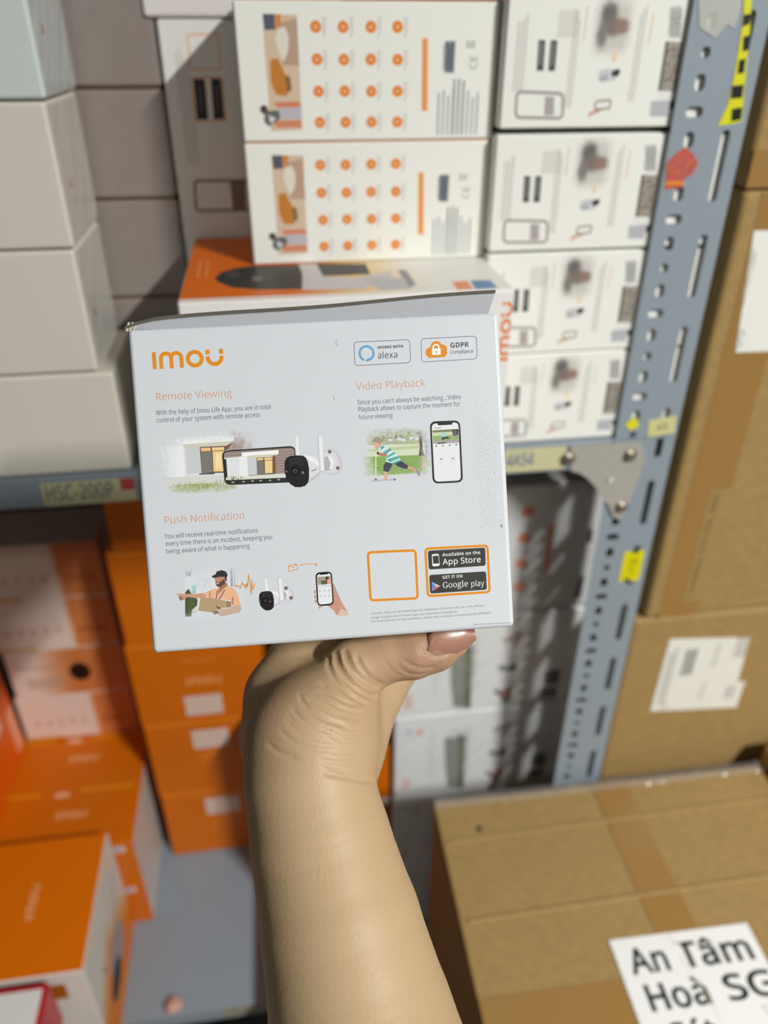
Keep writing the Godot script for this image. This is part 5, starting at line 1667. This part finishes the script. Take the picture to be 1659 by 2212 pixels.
func field(p: Vector3, use: PackedInt32Array, grooves: PackedInt32Array) -> float:
	var d := 1.0
	for i in use:
		var a := bone_a[i]
		var ba := bone_b[i] - a
		var q := p - a
		var h := clampf(q.dot(ba) / ba.length_squared(), 0.0, 1.0)
		var e := (q - ba * h).length() - lerpf(bone_ra[i], bone_rb[i], h)
		var k := bone_k[i]
		var m := maxf(k - absf(d - e), 0.0) / k
		d = minf(d, e) - m * m * k * 0.25
	for i in grooves:
		var a := groove_a[i]
		var ba := groove_b[i] - a
		var q := p - a
		var h := clampf(q.dot(ba) / ba.length_squared(), 0.0, 1.0)
		var f := 1.0 - (q - ba * h).length() / groove_w[i]
		if f > 0.0:
			d += groove_d[i] * f * f
	return d


func hand_frame(x: float, y: float, z: float) -> Vector3:
	# a point in the held box's own axes (metres), given in world axes
	return Vector3(0.01692, -0.15887, -0.27796) + Vector3(0.99794, 0.02362, 0.05963) * x + Vector3(0.00806, 0.87616, -0.48196) * y + Vector3(-0.06363, 0.48144, 0.87416) * z


func hand() -> void:
	# forearm, from below the frame up to the wrist
	chain([Vector3(0.0199, -0.3479, -0.1230), Vector3(0.0144, -0.3347, -0.1512), Vector3(0.0093, -0.3134, -0.1797), Vector3(0.0038, -0.2932, -0.2052), Vector3(0.0007, -0.2765, -0.2234), Vector3(0.0027, -0.2651, -0.2363)], [0.0395, 0.0368, 0.0330, 0.0298, 0.0278, 0.0276], 0.0015)
	# back of the hand with the index side in front, then the palm going away under the box
	chain([Vector3(-0.0133, -0.2769, -0.2514), Vector3(-0.0096, -0.2676, -0.2687), Vector3(0.0010, -0.2580, -0.2851)], [0.0167, 0.0152, 0.0126], 0.008)
	chain([Vector3(0.0027, -0.2698, -0.2405), Vector3(0.0077, -0.2626, -0.2800)], [0.024, 0.016], 0.014)
	chain([Vector3(0.0171, -0.2840, -0.2401), Vector3(0.0342, -0.2772, -0.2800), Vector3(0.0540, -0.2771, -0.2986)], [0.0167, 0.0180, 0.0140], 0.006)
	chain([Vector3(0.0089, -0.2776, -0.2465), Vector3(0.0214, -0.2661, -0.2817)], [0.022, 0.016], 0.014)
	# fingers under the box, curling up behind it
	var under := -0.0664 - 0.0098
	var fx := [-0.018, 0.001, 0.019, 0.036]
	var fr := [0.0090, 0.0095, 0.0090, 0.0080]
	var fl := [0.052, 0.060, 0.054, 0.040]
	for i in 4:
		var r: float = fr[i]
		var x: float = fx[i]
		var y0 := -0.0664 - r - 0.0006
		var back: float = -0.092 - r - 0.0006
		chain([hand_frame(x, y0 - 0.004, -0.050), hand_frame(x, y0 - 0.001, -0.074), hand_frame(x + 0.001, y0 - 0.001, back), hand_frame(x + 0.002, y0 + fl[i] * 0.5, back - 0.001), hand_frame(x + 0.002, y0 + fl[i], back)], [r + 0.0035, r + 0.001, r * 0.98, r * 0.9, r * 0.78], 0.005)
	# thumb along the bottom edge, pointing right
	chain([Vector3(0.0076, -0.2672, -0.2402), Vector3(0.0253, -0.2453, -0.2573)], [0.0170, 0.0130], 0.012)
	chain([Vector3(0.0253, -0.2453, -0.2573), Vector3(0.0387, -0.2411, -0.2592), Vector3(0.0520, -0.2400, -0.2591)], [0.0128, 0.0110, 0.0116], 0.005)
	chain([Vector3(0.0520, -0.2400, -0.2591), Vector3(0.0627, -0.2394, -0.2591), Vector3(0.0714, -0.2381, -0.2598)], [0.0116, 0.0096, 0.0064], 0.004)
	groove(PackedVector3Array([Vector3(0.0205, -0.2322, -0.2550), Vector3(0.0207, -0.2327, -0.2528), Vector3(0.0211, -0.2334, -0.2506), Vector3(0.0218, -0.2342, -0.2490), Vector3(0.0226, -0.2352, -0.2475), Vector3(0.0237, -0.2362, -0.2461), Vector3(0.0247, -0.2371, -0.2453), Vector3(0.0259, -0.2382, -0.2446), Vector3(0.0271, -0.2393, -0.2441), Vector3(0.0284, -0.2404, -0.2438), Vector3(0.0300, -0.2418, -0.2438), Vector3(0.0317, -0.2434, -0.2441), Vector3(0.0335, -0.2453, -0.2449)]), 0.0028, 0.00135)
	groove(PackedVector3Array([Vector3(0.0163, -0.2341, -0.2568), Vector3(0.0164, -0.2343, -0.2547), Vector3(0.0165, -0.2346, -0.2529), Vector3(0.0168, -0.2351, -0.2510), Vector3(0.0173, -0.2355, -0.2494), Vector3(0.0179, -0.2360, -0.2478), Vector3(0.0186, -0.2366, -0.2462), Vector3(0.0193, -0.2373, -0.2449), Vector3(0.0203, -0.2380, -0.2436), Vector3(0.0214, -0.2389, -0.2425), Vector3(0.0226, -0.2398, -0.2416), Vector3(0.0238, -0.2408, -0.2409), Vector3(0.0251, -0.2419, -0.2405), Vector3(0.0266, -0.2432, -0.2403), Vector3(0.0281, -0.2445, -0.2405), Vector3(0.0294, -0.2458, -0.2408), Vector3(0.0311, -0.2476, -0.2418), Vector3(0.0325, -0.2491, -0.2431)]), 0.0030, 0.00150)
	groove(PackedVector3Array([Vector3(0.0132, -0.2370, -0.2588), Vector3(0.0131, -0.2366, -0.2560), Vector3(0.0130, -0.2367, -0.2537), Vector3(0.0132, -0.2367, -0.2512), Vector3(0.0136, -0.2369, -0.2491), Vector3(0.0142, -0.2371, -0.2469), Vector3(0.0149, -0.2374, -0.2448), Vector3(0.0156, -0.2378, -0.2429), Vector3(0.0166, -0.2382, -0.2414), Vector3(0.0177, -0.2388, -0.2401), Vector3(0.0188, -0.2395, -0.2390), Vector3(0.0200, -0.2403, -0.2381), Vector3(0.0215, -0.2414, -0.2371), Vector3(0.0232, -0.2427, -0.2365), Vector3(0.0246, -0.2440, -0.2363), Vector3(0.0261, -0.2453, -0.2366), Vector3(0.0275, -0.2465, -0.2371)]), 0.0025, 0.00082)
	groove(PackedVector3Array([Vector3(0.0255, -0.2323, -0.2518), Vector3(0.0258, -0.2331, -0.2502), Vector3(0.0262, -0.2340, -0.2488), Vector3(0.0268, -0.2351, -0.2475), Vector3(0.0275, -0.2361, -0.2467), Vector3(0.0285, -0.2374, -0.2459), Vector3(0.0295, -0.2387, -0.2453), Vector3(0.0307, -0.2400, -0.2450), Vector3(0.0323, -0.2416, -0.2450), Vector3(0.0340, -0.2432, -0.2454), Vector3(0.0358, -0.2452, -0.2461)]), 0.0023, 0.00082)
	groove(PackedVector3Array([Vector3(-0.0006, -0.2372, -0.2370), Vector3(-0.0001, -0.2372, -0.2350), Vector3(0.0003, -0.2373, -0.2332), Vector3(0.0011, -0.2375, -0.2315), Vector3(0.0020, -0.2378, -0.2302), Vector3(0.0030, -0.2381, -0.2289), Vector3(0.0042, -0.2385, -0.2278), Vector3(0.0054, -0.2389, -0.2268), Vector3(0.0066, -0.2394, -0.2259), Vector3(0.0078, -0.2399, -0.2252), Vector3(0.0091, -0.2405, -0.2246), Vector3(0.0104, -0.2412, -0.2241), Vector3(0.0120, -0.2418, -0.2239), Vector3(0.0136, -0.2426, -0.2238), Vector3(0.0153, -0.2434, -0.2238), Vector3(0.0170, -0.2444, -0.2240)]), 0.0021, 0.00057)
	groove(PackedVector3Array([Vector3(-0.0037, -0.2385, -0.2304), Vector3(-0.0029, -0.2387, -0.2288), Vector3(-0.0020, -0.2390, -0.2274), Vector3(-0.0011, -0.2394, -0.2260), Vector3(-0.0001, -0.2398, -0.2248), Vector3(0.0011, -0.2402, -0.2238), Vector3(0.0025, -0.2406, -0.2228), Vector3(0.0040, -0.2411, -0.2220), Vector3(0.0056, -0.2417, -0.2214), Vector3(0.0072, -0.2422, -0.2209), Vector3(0.0090, -0.2429, -0.2206), Vector3(0.0108, -0.2436, -0.2204), Vector3(0.0126, -0.2445, -0.2203)]), 0.0020, 0.00045)
	groove(PackedVector3Array([Vector3(0.0026, -0.2371, -0.2345), Vector3(0.0040, -0.2373, -0.2330), Vector3(0.0054, -0.2376, -0.2315), Vector3(0.0068, -0.2381, -0.2303), Vector3(0.0083, -0.2386, -0.2292), Vector3(0.0098, -0.2392, -0.2284), Vector3(0.0113, -0.2399, -0.2277), Vector3(0.0129, -0.2406, -0.2272), Vector3(0.0147, -0.2415, -0.2270), Vector3(0.0163, -0.2423, -0.2270), Vector3(0.0181, -0.2433, -0.2273), Vector3(0.0199, -0.2443, -0.2277), Vector3(0.0218, -0.2456, -0.2283), Vector3(0.0237, -0.2470, -0.2290)]), 0.0020, 0.00045)
	groove(PackedVector3Array([Vector3(0.0076, -0.2372, -0.2377), Vector3(0.0086, -0.2375, -0.2361), Vector3(0.0097, -0.2378, -0.2345), Vector3(0.0107, -0.2382, -0.2332), Vector3(0.0119, -0.2388, -0.2321), Vector3(0.0132, -0.2394, -0.2312), Vector3(0.0146, -0.2401, -0.2306), Vector3(0.0161, -0.2409, -0.2302), Vector3(0.0177, -0.2418, -0.2301), Vector3(0.0194, -0.2428, -0.2301), Vector3(0.0211, -0.2439, -0.2305), Vector3(0.0229, -0.2451, -0.2310), Vector3(0.0247, -0.2465, -0.2317)]), 0.0020, 0.00045)
	groove(PackedVector3Array([Vector3(0.0075, -0.2420, -0.2214), Vector3(0.0090, -0.2427, -0.2209), Vector3(0.0106, -0.2435, -0.2204), Vector3(0.0121, -0.2444, -0.2200), Vector3(0.0136, -0.2453, -0.2198), Vector3(0.0152, -0.2463, -0.2198), Vector3(0.0168, -0.2471, -0.2201), Vector3(0.0185, -0.2480, -0.2206), Vector3(0.0202, -0.2490, -0.2213), Vector3(0.0219, -0.2500, -0.2222), Vector3(0.0236, -0.2513, -0.2232)]), 0.0020, 0.00045)
	groove(PackedVector3Array([Vector3(-0.0067, -0.2406, -0.2265), Vector3(-0.0055, -0.2409, -0.2250), Vector3(-0.0043, -0.2412, -0.2235), Vector3(-0.0031, -0.2417, -0.2222), Vector3(-0.0017, -0.2421, -0.2211), Vector3(-0.0003, -0.2425, -0.2202), Vector3(0.0012, -0.2429, -0.2195), Vector3(0.0029, -0.2433, -0.2188), Vector3(0.0046, -0.2438, -0.2183), Vector3(0.0060, -0.2443, -0.2180), Vector3(0.0076, -0.2449, -0.2177), Vector3(0.0091, -0.2454, -0.2175), Vector3(0.0107, -0.2461, -0.2174), Vector3(0.0123, -0.2469, -0.2174)]), 0.0020, 0.00038)
	groove(PackedVector3Array([Vector3(-0.0146, -0.2484, -0.2217), Vector3(-0.0132, -0.2484, -0.2201), Vector3(-0.0118, -0.2485, -0.2185), Vector3(-0.0102, -0.2486, -0.2171), Vector3(-0.0087, -0.2486, -0.2161), Vector3(-0.0071, -0.2486, -0.2151), Vector3(-0.0054, -0.2487, -0.2143), Vector3(-0.0038, -0.2488, -0.2135)]), 0.0023, 0.00042)
	groove(PackedVector3Array([Vector3(0.0074, -0.2532, -0.2086), Vector3(0.0089, -0.2538, -0.2084), Vector3(0.0105, -0.2545, -0.2084), Vector3(0.0121, -0.2553, -0.2084), Vector3(0.0136, -0.2562, -0.2085), Vector3(0.0151, -0.2571, -0.2087), Vector3(0.0169, -0.2583, -0.2090), Vector3(0.0186, -0.2597, -0.2094), Vector3(0.0203, -0.2611, -0.2099), Vector3(0.0219, -0.2626, -0.2105), Vector3(0.0239, -0.2648, -0.2117), Vector3(0.0259, -0.2673, -0.2132), Vector3(0.0279, -0.2709, -0.2156)]), 0.0025, 0.00075)
	groove(PackedVector3Array([Vector3(0.0064, -0.2501, -0.2118), Vector3(0.0083, -0.2506, -0.2118), Vector3(0.0101, -0.2512, -0.2118), Vector3(0.0119, -0.2520, -0.2119), Vector3(0.0138, -0.2528, -0.2122), Vector3(0.0156, -0.2538, -0.2126), Vector3(0.0175, -0.2548, -0.2132), Vector3(0.0195, -0.2561, -0.2140), Vector3(0.0214, -0.2575, -0.2150), Vector3(0.0235, -0.2593, -0.2163), Vector3(0.0256, -0.2616, -0.2179)]), 0.0021, 0.00033)
	groove(PackedVector3Array([Vector3(0.0094, -0.2482, -0.2147), Vector3(0.0110, -0.2488, -0.2147), Vector3(0.0125, -0.2495, -0.2148), Vector3(0.0142, -0.2502, -0.2150), Vector3(0.0160, -0.2511, -0.2155), Vector3(0.0176, -0.2519, -0.2160), Vector3(0.0194, -0.2529, -0.2168), Vector3(0.0213, -0.2541, -0.2177), Vector3(0.0233, -0.2556, -0.2190), Vector3(0.0252, -0.2574, -0.2205)]), 0.0021, 0.00033)
	groove(PackedVector3Array([Vector3(0.0466, -0.2351, -0.2482), Vector3(0.0480, -0.2360, -0.2476), Vector3(0.0496, -0.2369, -0.2471), Vector3(0.0516, -0.2377, -0.2467), Vector3(0.0540, -0.2387, -0.2468), Vector3(0.0558, -0.2393, -0.2472), Vector3(0.0578, -0.2398, -0.2476), Vector3(0.0597, -0.2402, -0.2480)]), 0.0018, 0.00057)
	groove(PackedVector3Array([Vector3(0.0440, -0.2377, -0.2475), Vector3(0.0456, -0.2393, -0.2472), Vector3(0.0475, -0.2409, -0.2469), Vector3(0.0492, -0.2417, -0.2468), Vector3(0.0510, -0.2422, -0.2467), Vector3(0.0526, -0.2426, -0.2468), Vector3(0.0543, -0.2429, -0.2472), Vector3(0.0557, -0.2429, -0.2475)]), 0.0018, 0.00042)
	groove(PackedVector3Array([Vector3(-0.0001, -0.2373, -0.2333), Vector3(0.0010, -0.2376, -0.2315), Vector3(0.0021, -0.2379, -0.2298), Vector3(0.0035, -0.2383, -0.2283), Vector3(0.0049, -0.2387, -0.2273), Vector3(0.0065, -0.2392, -0.2265), Vector3(0.0082, -0.2398, -0.2258), Vector3(0.0099, -0.2404, -0.2253), Vector3(0.0115, -0.2411, -0.2250), Vector3(0.0132, -0.2418, -0.2249), Vector3(0.0148, -0.2426, -0.2249), Vector3(0.0165, -0.2435, -0.2250)]), 0.0018, 0.00030)
	groove(PackedVector3Array([Vector3(-0.0059, -0.2397, -0.2282), Vector3(-0.0047, -0.2399, -0.2267), Vector3(-0.0035, -0.2402, -0.2252), Vector3(-0.0023, -0.2406, -0.2238), Vector3(-0.0009, -0.2410, -0.2226), Vector3(0.0003, -0.2414, -0.2217), Vector3(0.0016, -0.2418, -0.2210), Vector3(0.0031, -0.2423, -0.2203), Vector3(0.0045, -0.2427, -0.2197), Vector3(0.0060, -0.2432, -0.2193), Vector3(0.0075, -0.2437, -0.2190), Vector3(0.0090, -0.2442, -0.2189), Vector3(0.0106, -0.2448, -0.2189), Vector3(0.0122, -0.2454, -0.2189), Vector3(0.0138, -0.2461, -0.2190)]), 0.0018, 0.00030)
	groove(PackedVector3Array([Vector3(0.0048, -0.2371, -0.2361), Vector3(0.0060, -0.2372, -0.2344), Vector3(0.0072, -0.2376, -0.2328), Vector3(0.0084, -0.2381, -0.2315), Vector3(0.0097, -0.2386, -0.2304), Vector3(0.0112, -0.2392, -0.2295), Vector3(0.0128, -0.2400, -0.2289), Vector3(0.0145, -0.2408, -0.2285), Vector3(0.0162, -0.2417, -0.2283), Vector3(0.0179, -0.2426, -0.2284), Vector3(0.0196, -0.2436, -0.2288), Vector3(0.0213, -0.2447, -0.2293), Vector3(0.0231, -0.2459, -0.2299)]), 0.0018, 0.00033)
	groove(PackedVector3Array([Vector3(0.0131, -0.2421, -0.2242), Vector3(0.0148, -0.2432, -0.2237), Vector3(0.0164, -0.2445, -0.2233), Vector3(0.0183, -0.2457, -0.2233), Vector3(0.0203, -0.2470, -0.2239), Vector3(0.0225, -0.2484, -0.2250), Vector3(0.0247, -0.2500, -0.2263)]), 0.0018, 0.00030)
	groove(PackedVector3Array([Vector3(0.0099, -0.2440, -0.2195), Vector3(0.0115, -0.2450, -0.2190), Vector3(0.0130, -0.2460, -0.2186), Vector3(0.0146, -0.2472, -0.2184), Vector3(0.0164, -0.2483, -0.2185), Vector3(0.0180, -0.2493, -0.2189), Vector3(0.0198, -0.2503, -0.2196), Vector3(0.0217, -0.2515, -0.2206), Vector3(0.0237, -0.2529, -0.2218), Vector3(0.0256, -0.2546, -0.2232)]), 0.0018, 0.00030)
	groove(PackedVector3Array([Vector3(0.0069, -0.2467, -0.2155), Vector3(0.0087, -0.2471, -0.2156), Vector3(0.0105, -0.2477, -0.2157), Vector3(0.0123, -0.2483, -0.2160), Vector3(0.0142, -0.2490, -0.2163), Vector3(0.0162, -0.2498, -0.2168), Vector3(0.0178, -0.2506, -0.2175), Vector3(0.0196, -0.2515, -0.2182), Vector3(0.0214, -0.2526, -0.2191), Vector3(0.0232, -0.2539, -0.2203), Vector3(0.0251, -0.2555, -0.2216), Vector3(0.0270, -0.2575, -0.2233)]), 0.0018, 0.00024)
	groove(PackedVector3Array([Vector3(0.0049, -0.2515, -0.2099), Vector3(0.0066, -0.2519, -0.2098), Vector3(0.0084, -0.2524, -0.2098), Vector3(0.0101, -0.2530, -0.2098), Vector3(0.0118, -0.2538, -0.2100), Vector3(0.0136, -0.2546, -0.2102), Vector3(0.0154, -0.2555, -0.2106), Vector3(0.0172, -0.2566, -0.2111), Vector3(0.0190, -0.2578, -0.2117), Vector3(0.0209, -0.2592, -0.2126), Vector3(0.0228, -0.2609, -0.2137), Vector3(0.0247, -0.2631, -0.2152), Vector3(0.0268, -0.2660, -0.2172)]), 0.0018, 0.00024)
	groove(PackedVector3Array([Vector3(-0.0096, -0.2431, -0.2240), Vector3(-0.0084, -0.2434, -0.2225), Vector3(-0.0072, -0.2438, -0.2211), Vector3(-0.0060, -0.2442, -0.2198), Vector3(-0.0046, -0.2447, -0.2187), Vector3(-0.0032, -0.2450, -0.2177), Vector3(-0.0016, -0.2454, -0.2169), Vector3(-0.0000, -0.2457, -0.2162), Vector3(0.0017, -0.2461, -0.2157), Vector3(0.0031, -0.2464, -0.2153), Vector3(0.0046, -0.2467, -0.2151), Vector3(0.0062, -0.2470, -0.2150), Vector3(0.0078, -0.2475, -0.2150), Vector3(0.0094, -0.2480, -0.2149)]), 0.0018, 0.00027)
	groove(PackedVector3Array([Vector3(0.0093, -0.2373, -0.2424), Vector3(0.0102, -0.2374, -0.2406), Vector3(0.0110, -0.2376, -0.2389), Vector3(0.0119, -0.2379, -0.2374), Vector3(0.0129, -0.2383, -0.2361), Vector3(0.0141, -0.2388, -0.2352), Vector3(0.0154, -0.2394, -0.2345), Vector3(0.0167, -0.2401, -0.2340), Vector3(0.0181, -0.2408, -0.2336), Vector3(0.0196, -0.2416, -0.2335), Vector3(0.0211, -0.2426, -0.2336), Vector3(0.0227, -0.2436, -0.2339), Vector3(0.0243, -0.2448, -0.2343)]), 0.0020, 0.00045)
	groove(PackedVector3Array([Vector3(0.0383, -0.2355, -0.2483), Vector3(0.0395, -0.2374, -0.2475), Vector3(0.0410, -0.2395, -0.2471), Vector3(0.0424, -0.2408, -0.2471), Vector3(0.0439, -0.2421, -0.2472), Vector3(0.0455, -0.2434, -0.2475)]), 0.0016, 0.00024)
	groove(PackedVector3Array([Vector3(0.0554, -0.2304, -0.2517), Vector3(0.0563, -0.2320, -0.2503), Vector3(0.0577, -0.2333, -0.2497), Vector3(0.0594, -0.2344, -0.2493), Vector3(0.0609, -0.2349, -0.2492), Vector3(0.0624, -0.2351, -0.2493), Vector3(0.0643, -0.2351, -0.2498), Vector3(0.0663, -0.2352, -0.2504)]), 0.0020, 0.00082)
	var lo := Vector3(1e9, 1e9, 1e9)
	var hi := -lo
	for i in bone_a.size():
		for e in [[bone_a[i], bone_ra[i]], [bone_b[i], bone_rb[i]]]:
			lo = lo.min(e[0] - Vector3.ONE * (e[1] + 0.012))
			hi = hi.max(e[0] + Vector3.ONE * (e[1] + 0.012))
	var cell := 0.0008
	var blk := 5
	var nb := Vector3i(((hi - lo) / (cell * blk)).ceil())
	var nx := nb.x * blk + 1
	var ny := nb.y * blk + 1
	var nz := nb.z * blk + 1
	var val := PackedFloat32Array()
	val.resize(nx * ny * nz)
	val.fill(9.0)
	var reach := cell * blk * 0.87
	var blocks := []
	for bz in nb.z:
		for by in nb.y:
			for bx in nb.x:
				var mid := lo + (Vector3(bx, by, bz) + Vector3.ONE * 0.5) * cell * blk
				var use := PackedInt32Array()
				var near := 1.0
				for i in bone_a.size():
					var a := bone_a[i]
					var ba := bone_b[i] - a
					var q := mid - a
					var h := clampf(q.dot(ba) / ba.length_squared(), 0.0, 1.0)
					var e := (q - ba * h).length() - lerpf(bone_ra[i], bone_rb[i], h)
					if e < reach + 0.016:
						use.append(i)
						near = minf(near, e)
				if use.is_empty() or near > reach + 0.006 or near < -reach - 0.012:
					continue
				var gr := PackedInt32Array()
				for i in groove_a.size():
					var a := groove_a[i]
					var ba := groove_b[i] - a
					var q := mid - a
					var h := clampf(q.dot(ba) / maxf(ba.length_squared(), 1e-12), 0.0, 1.0)
					if (q - ba * h).length() < reach + groove_w[i]:
						gr.append(i)
				blocks.append(Vector3i(bx, by, bz))
				for z in blk + 1:
					for y in blk + 1:
						for x in blk + 1:
							var ix := bx * blk + x
							var iy := by * blk + y
							var iz := bz * blk + z
							var at := (iz * ny + iy) * nx + ix
							if val[at] > 8.0:
								val[at] = field(lo + Vector3(ix, iy, iz) * cell, use, gr)
	# surface nets
	var index := {}
	var pos := PackedVector3Array()
	var nrm := PackedVector3Array()
	var tint := PackedColorArray()
	var steps := [0, 1, nx, nx + 1, nx * ny, nx * ny + 1, nx * ny + nx, nx * ny + nx + 1]
	var crn := [Vector3(0, 0, 0), Vector3(1, 0, 0), Vector3(0, 1, 0), Vector3(1, 1, 0), Vector3(0, 0, 1), Vector3(1, 0, 1), Vector3(0, 1, 1), Vector3(1, 1, 1)]
	var edges := [[0, 1], [2, 3], [4, 5], [6, 7], [0, 2], [1, 3], [4, 6], [5, 7], [0, 4], [1, 5], [2, 6], [3, 7]]
	var tipm: Vector3 = Vector3(0.0603, -0.2243, -0.2428)
	var knk: Vector3 = Vector3(-0.0109, -0.2551, -0.2398)
	for b in blocks:
		for z in blk:
			for y in blk:
				for x in blk:
					var ix: int = b.x * blk + x
					var iy: int = b.y * blk + y
					var iz: int = b.z * blk + z
					var at := (iz * ny + iy) * nx + ix
					var v := []
					var inside := 0
					var ok := true
					for k in 8:
						var f := val[at + steps[k]]
						if f > 8.0:
							ok = false
						v.append(f)
						if f < 0.0:
							inside += 1
					if not ok or inside == 0 or inside == 8:
						continue
					var sum := Vector3.ZERO
					var n := 0
					for e in edges:
						var f0: float = v[e[0]]
						var f1: float = v[e[1]]
						if (f0 < 0.0) != (f1 < 0.0):
							sum += crn[e[0]].lerp(crn[e[1]], f0 / (f0 - f1))
							n += 1
					var g := Vector3(v[1] + v[3] + v[5] + v[7] - v[0] - v[2] - v[4] - v[6], v[2] + v[3] + v[6] + v[7] - v[0] - v[1] - v[4] - v[5], v[4] + v[5] + v[6] + v[7] - v[0] - v[1] - v[2] - v[3])
					index[at] = pos.size()
					var w := lo + (Vector3(ix, iy, iz) + sum / n) * cell
					pos.append(w)
					nrm.append(g.normalized())
					var red := maxf(exp(-w.distance_squared_to(tipm) / 0.0011), 0.45 * exp(-w.distance_squared_to(knk) / 0.0006))
					tint.append(Color(0.475, 0.335, 0.192).lerp(Color(0.36, 0.20, 0.125), red))
	var idx := PackedInt32Array()
	for at in index:
		var x: int = at % nx
		var y: int = (at / nx) % ny
		var z: int = at / (nx * ny)
		for ax in 3:
			var step: int = [1, nx, nx * ny][ax]
			var u: int = [nx, nx * ny, 1][ax]
			var w: int = [nx * ny, 1, nx][ax]
			var f0 := val[at]
			var f1 := val[at + step]
			if (f0 < 0.0) == (f1 < 0.0):
				continue
			if not (index.has(at - u) and index.has(at - w) and index.has(at - u - w)):
				continue
			var q := [index[at], index[at - u], index[at - u - w], index[at - w]]
			var order := [0, 1, 2, 0, 2, 3] if f0 < 0.0 else [0, 2, 1, 0, 3, 2]
			for k in order:
				idx.append(q[k])
	# turn faces to their normals' side (front faces run clockwise)
	for i in range(0, idx.size(), 3):
		var a := pos[idx[i]]
		if (pos[idx[i + 1]] - a).cross(pos[idx[i + 2]] - a).dot(nrm[idx[i]]) > 0.0:
			var s := idx[i + 1]
			idx[i + 1] = idx[i + 2]
			idx[i + 2] = s
	var arr := []
	arr.resize(Mesh.ARRAY_MAX)
	arr[Mesh.ARRAY_VERTEX] = pos
	arr[Mesh.ARRAY_NORMAL] = nrm
	arr[Mesh.ARRAY_COLOR] = tint
	arr[Mesh.ARRAY_INDEX] = idx
	var mesh := ArrayMesh.new()
	mesh.add_surface_from_arrays(Mesh.PRIMITIVE_TRIANGLES, arr)
	var skin := StandardMaterial3D.new()
	skin.vertex_color_use_as_albedo = true
	skin.roughness = 0.5
	skin.metallic_specular = 0.4
	skin.subsurf_scatter_enabled = true
	skin.subsurf_scatter_strength = 0.12
	var nz2 := FastNoiseLite.new()
	nz2.frequency = 0.04
	nz2.fractal_octaves = 4
	var bump := NoiseTexture2D.new()
	bump.noise = nz2
	bump.seamless = true
	bump.width = 512
	bump.height = 512
	skin.heightmap_enabled = true
	skin.heightmap_texture = bump
	skin.heightmap_scale = 0.010
	skin.uv1_triplanar = true
	skin.uv1_scale = Vector3.ONE * 22
	var o := thing("person", "bare forearm and hand reaching up, thumb pressed under the held white box", "person", Vector3.ZERO)
	part("arm", mesh, skin, o)
	nails(o)


func nails(o: Node3D) -> void:
	# the long thumb nail: a curved shell on the side of the thumb that faces the camera
	var tip: Vector3 = Vector3(0.0795, -0.2300, -0.2544)
	var root: Vector3 = Vector3(0.0565, -0.2321, -0.2506)
	var along := (tip - root)
	var out: Vector3 = (Vector3(-0.12447, 0.52992, 0.83886) - Vector3(0.07505, 0.84804, -0.52458) * 0.30).normalized()
	var across := along.normalized().cross(out).normalized()
	var st := new_st()
	var nu := 18
	var nv := 12
	var f := func(i: int, j: int) -> Vector3:
		var u := float(i) / nu
		var v := float(j) / nv * 2.0 - 1.0
		var wd := 0.0074 * sqrt(1.0 - pow(1.0 - minf(1.0, u / 0.30), 2.0)) * (1.0 - 0.30 * smoothstep(0.25, 0.9, u) - 0.30 * smoothstep(0.8, 1.0, u))
		var sag := 0.0030 * v * v * (1.0 - 0.4 * u) - 0.0012 * sin(u * PI)
		return root + along * u + across * (v * wd) - out * sag
	for i in nu:
		for j in nv:
			var a: Vector3 = f.call(i, j)
			var b: Vector3 = f.call(i + 1, j)
			var c: Vector3 = f.call(i + 1, j + 1)
			var d: Vector3 = f.call(i, j + 1)
			var tri := [a, b, c, a, c, d]
			if (b - a).cross(c - a).dot(out) > 0.0:
				tri = [a, c, b, a, d, c]
			for p in tri:
				st.set_smooth_group(0)
				st.add_vertex(p)
	st.index()
	st.generate_normals()
	var m := StandardMaterial3D.new()
	m.albedo_color = Color(0.63, 0.46, 0.39)
	m.roughness = 0.32
	m.clearcoat_enabled = true
	m.clearcoat = 0.25
	m.clearcoat_roughness = 0.15
	var nl := part("thumb_nail", st.commit(), m, o)
	nl.set_meta("label", "long glossy thumb nail")
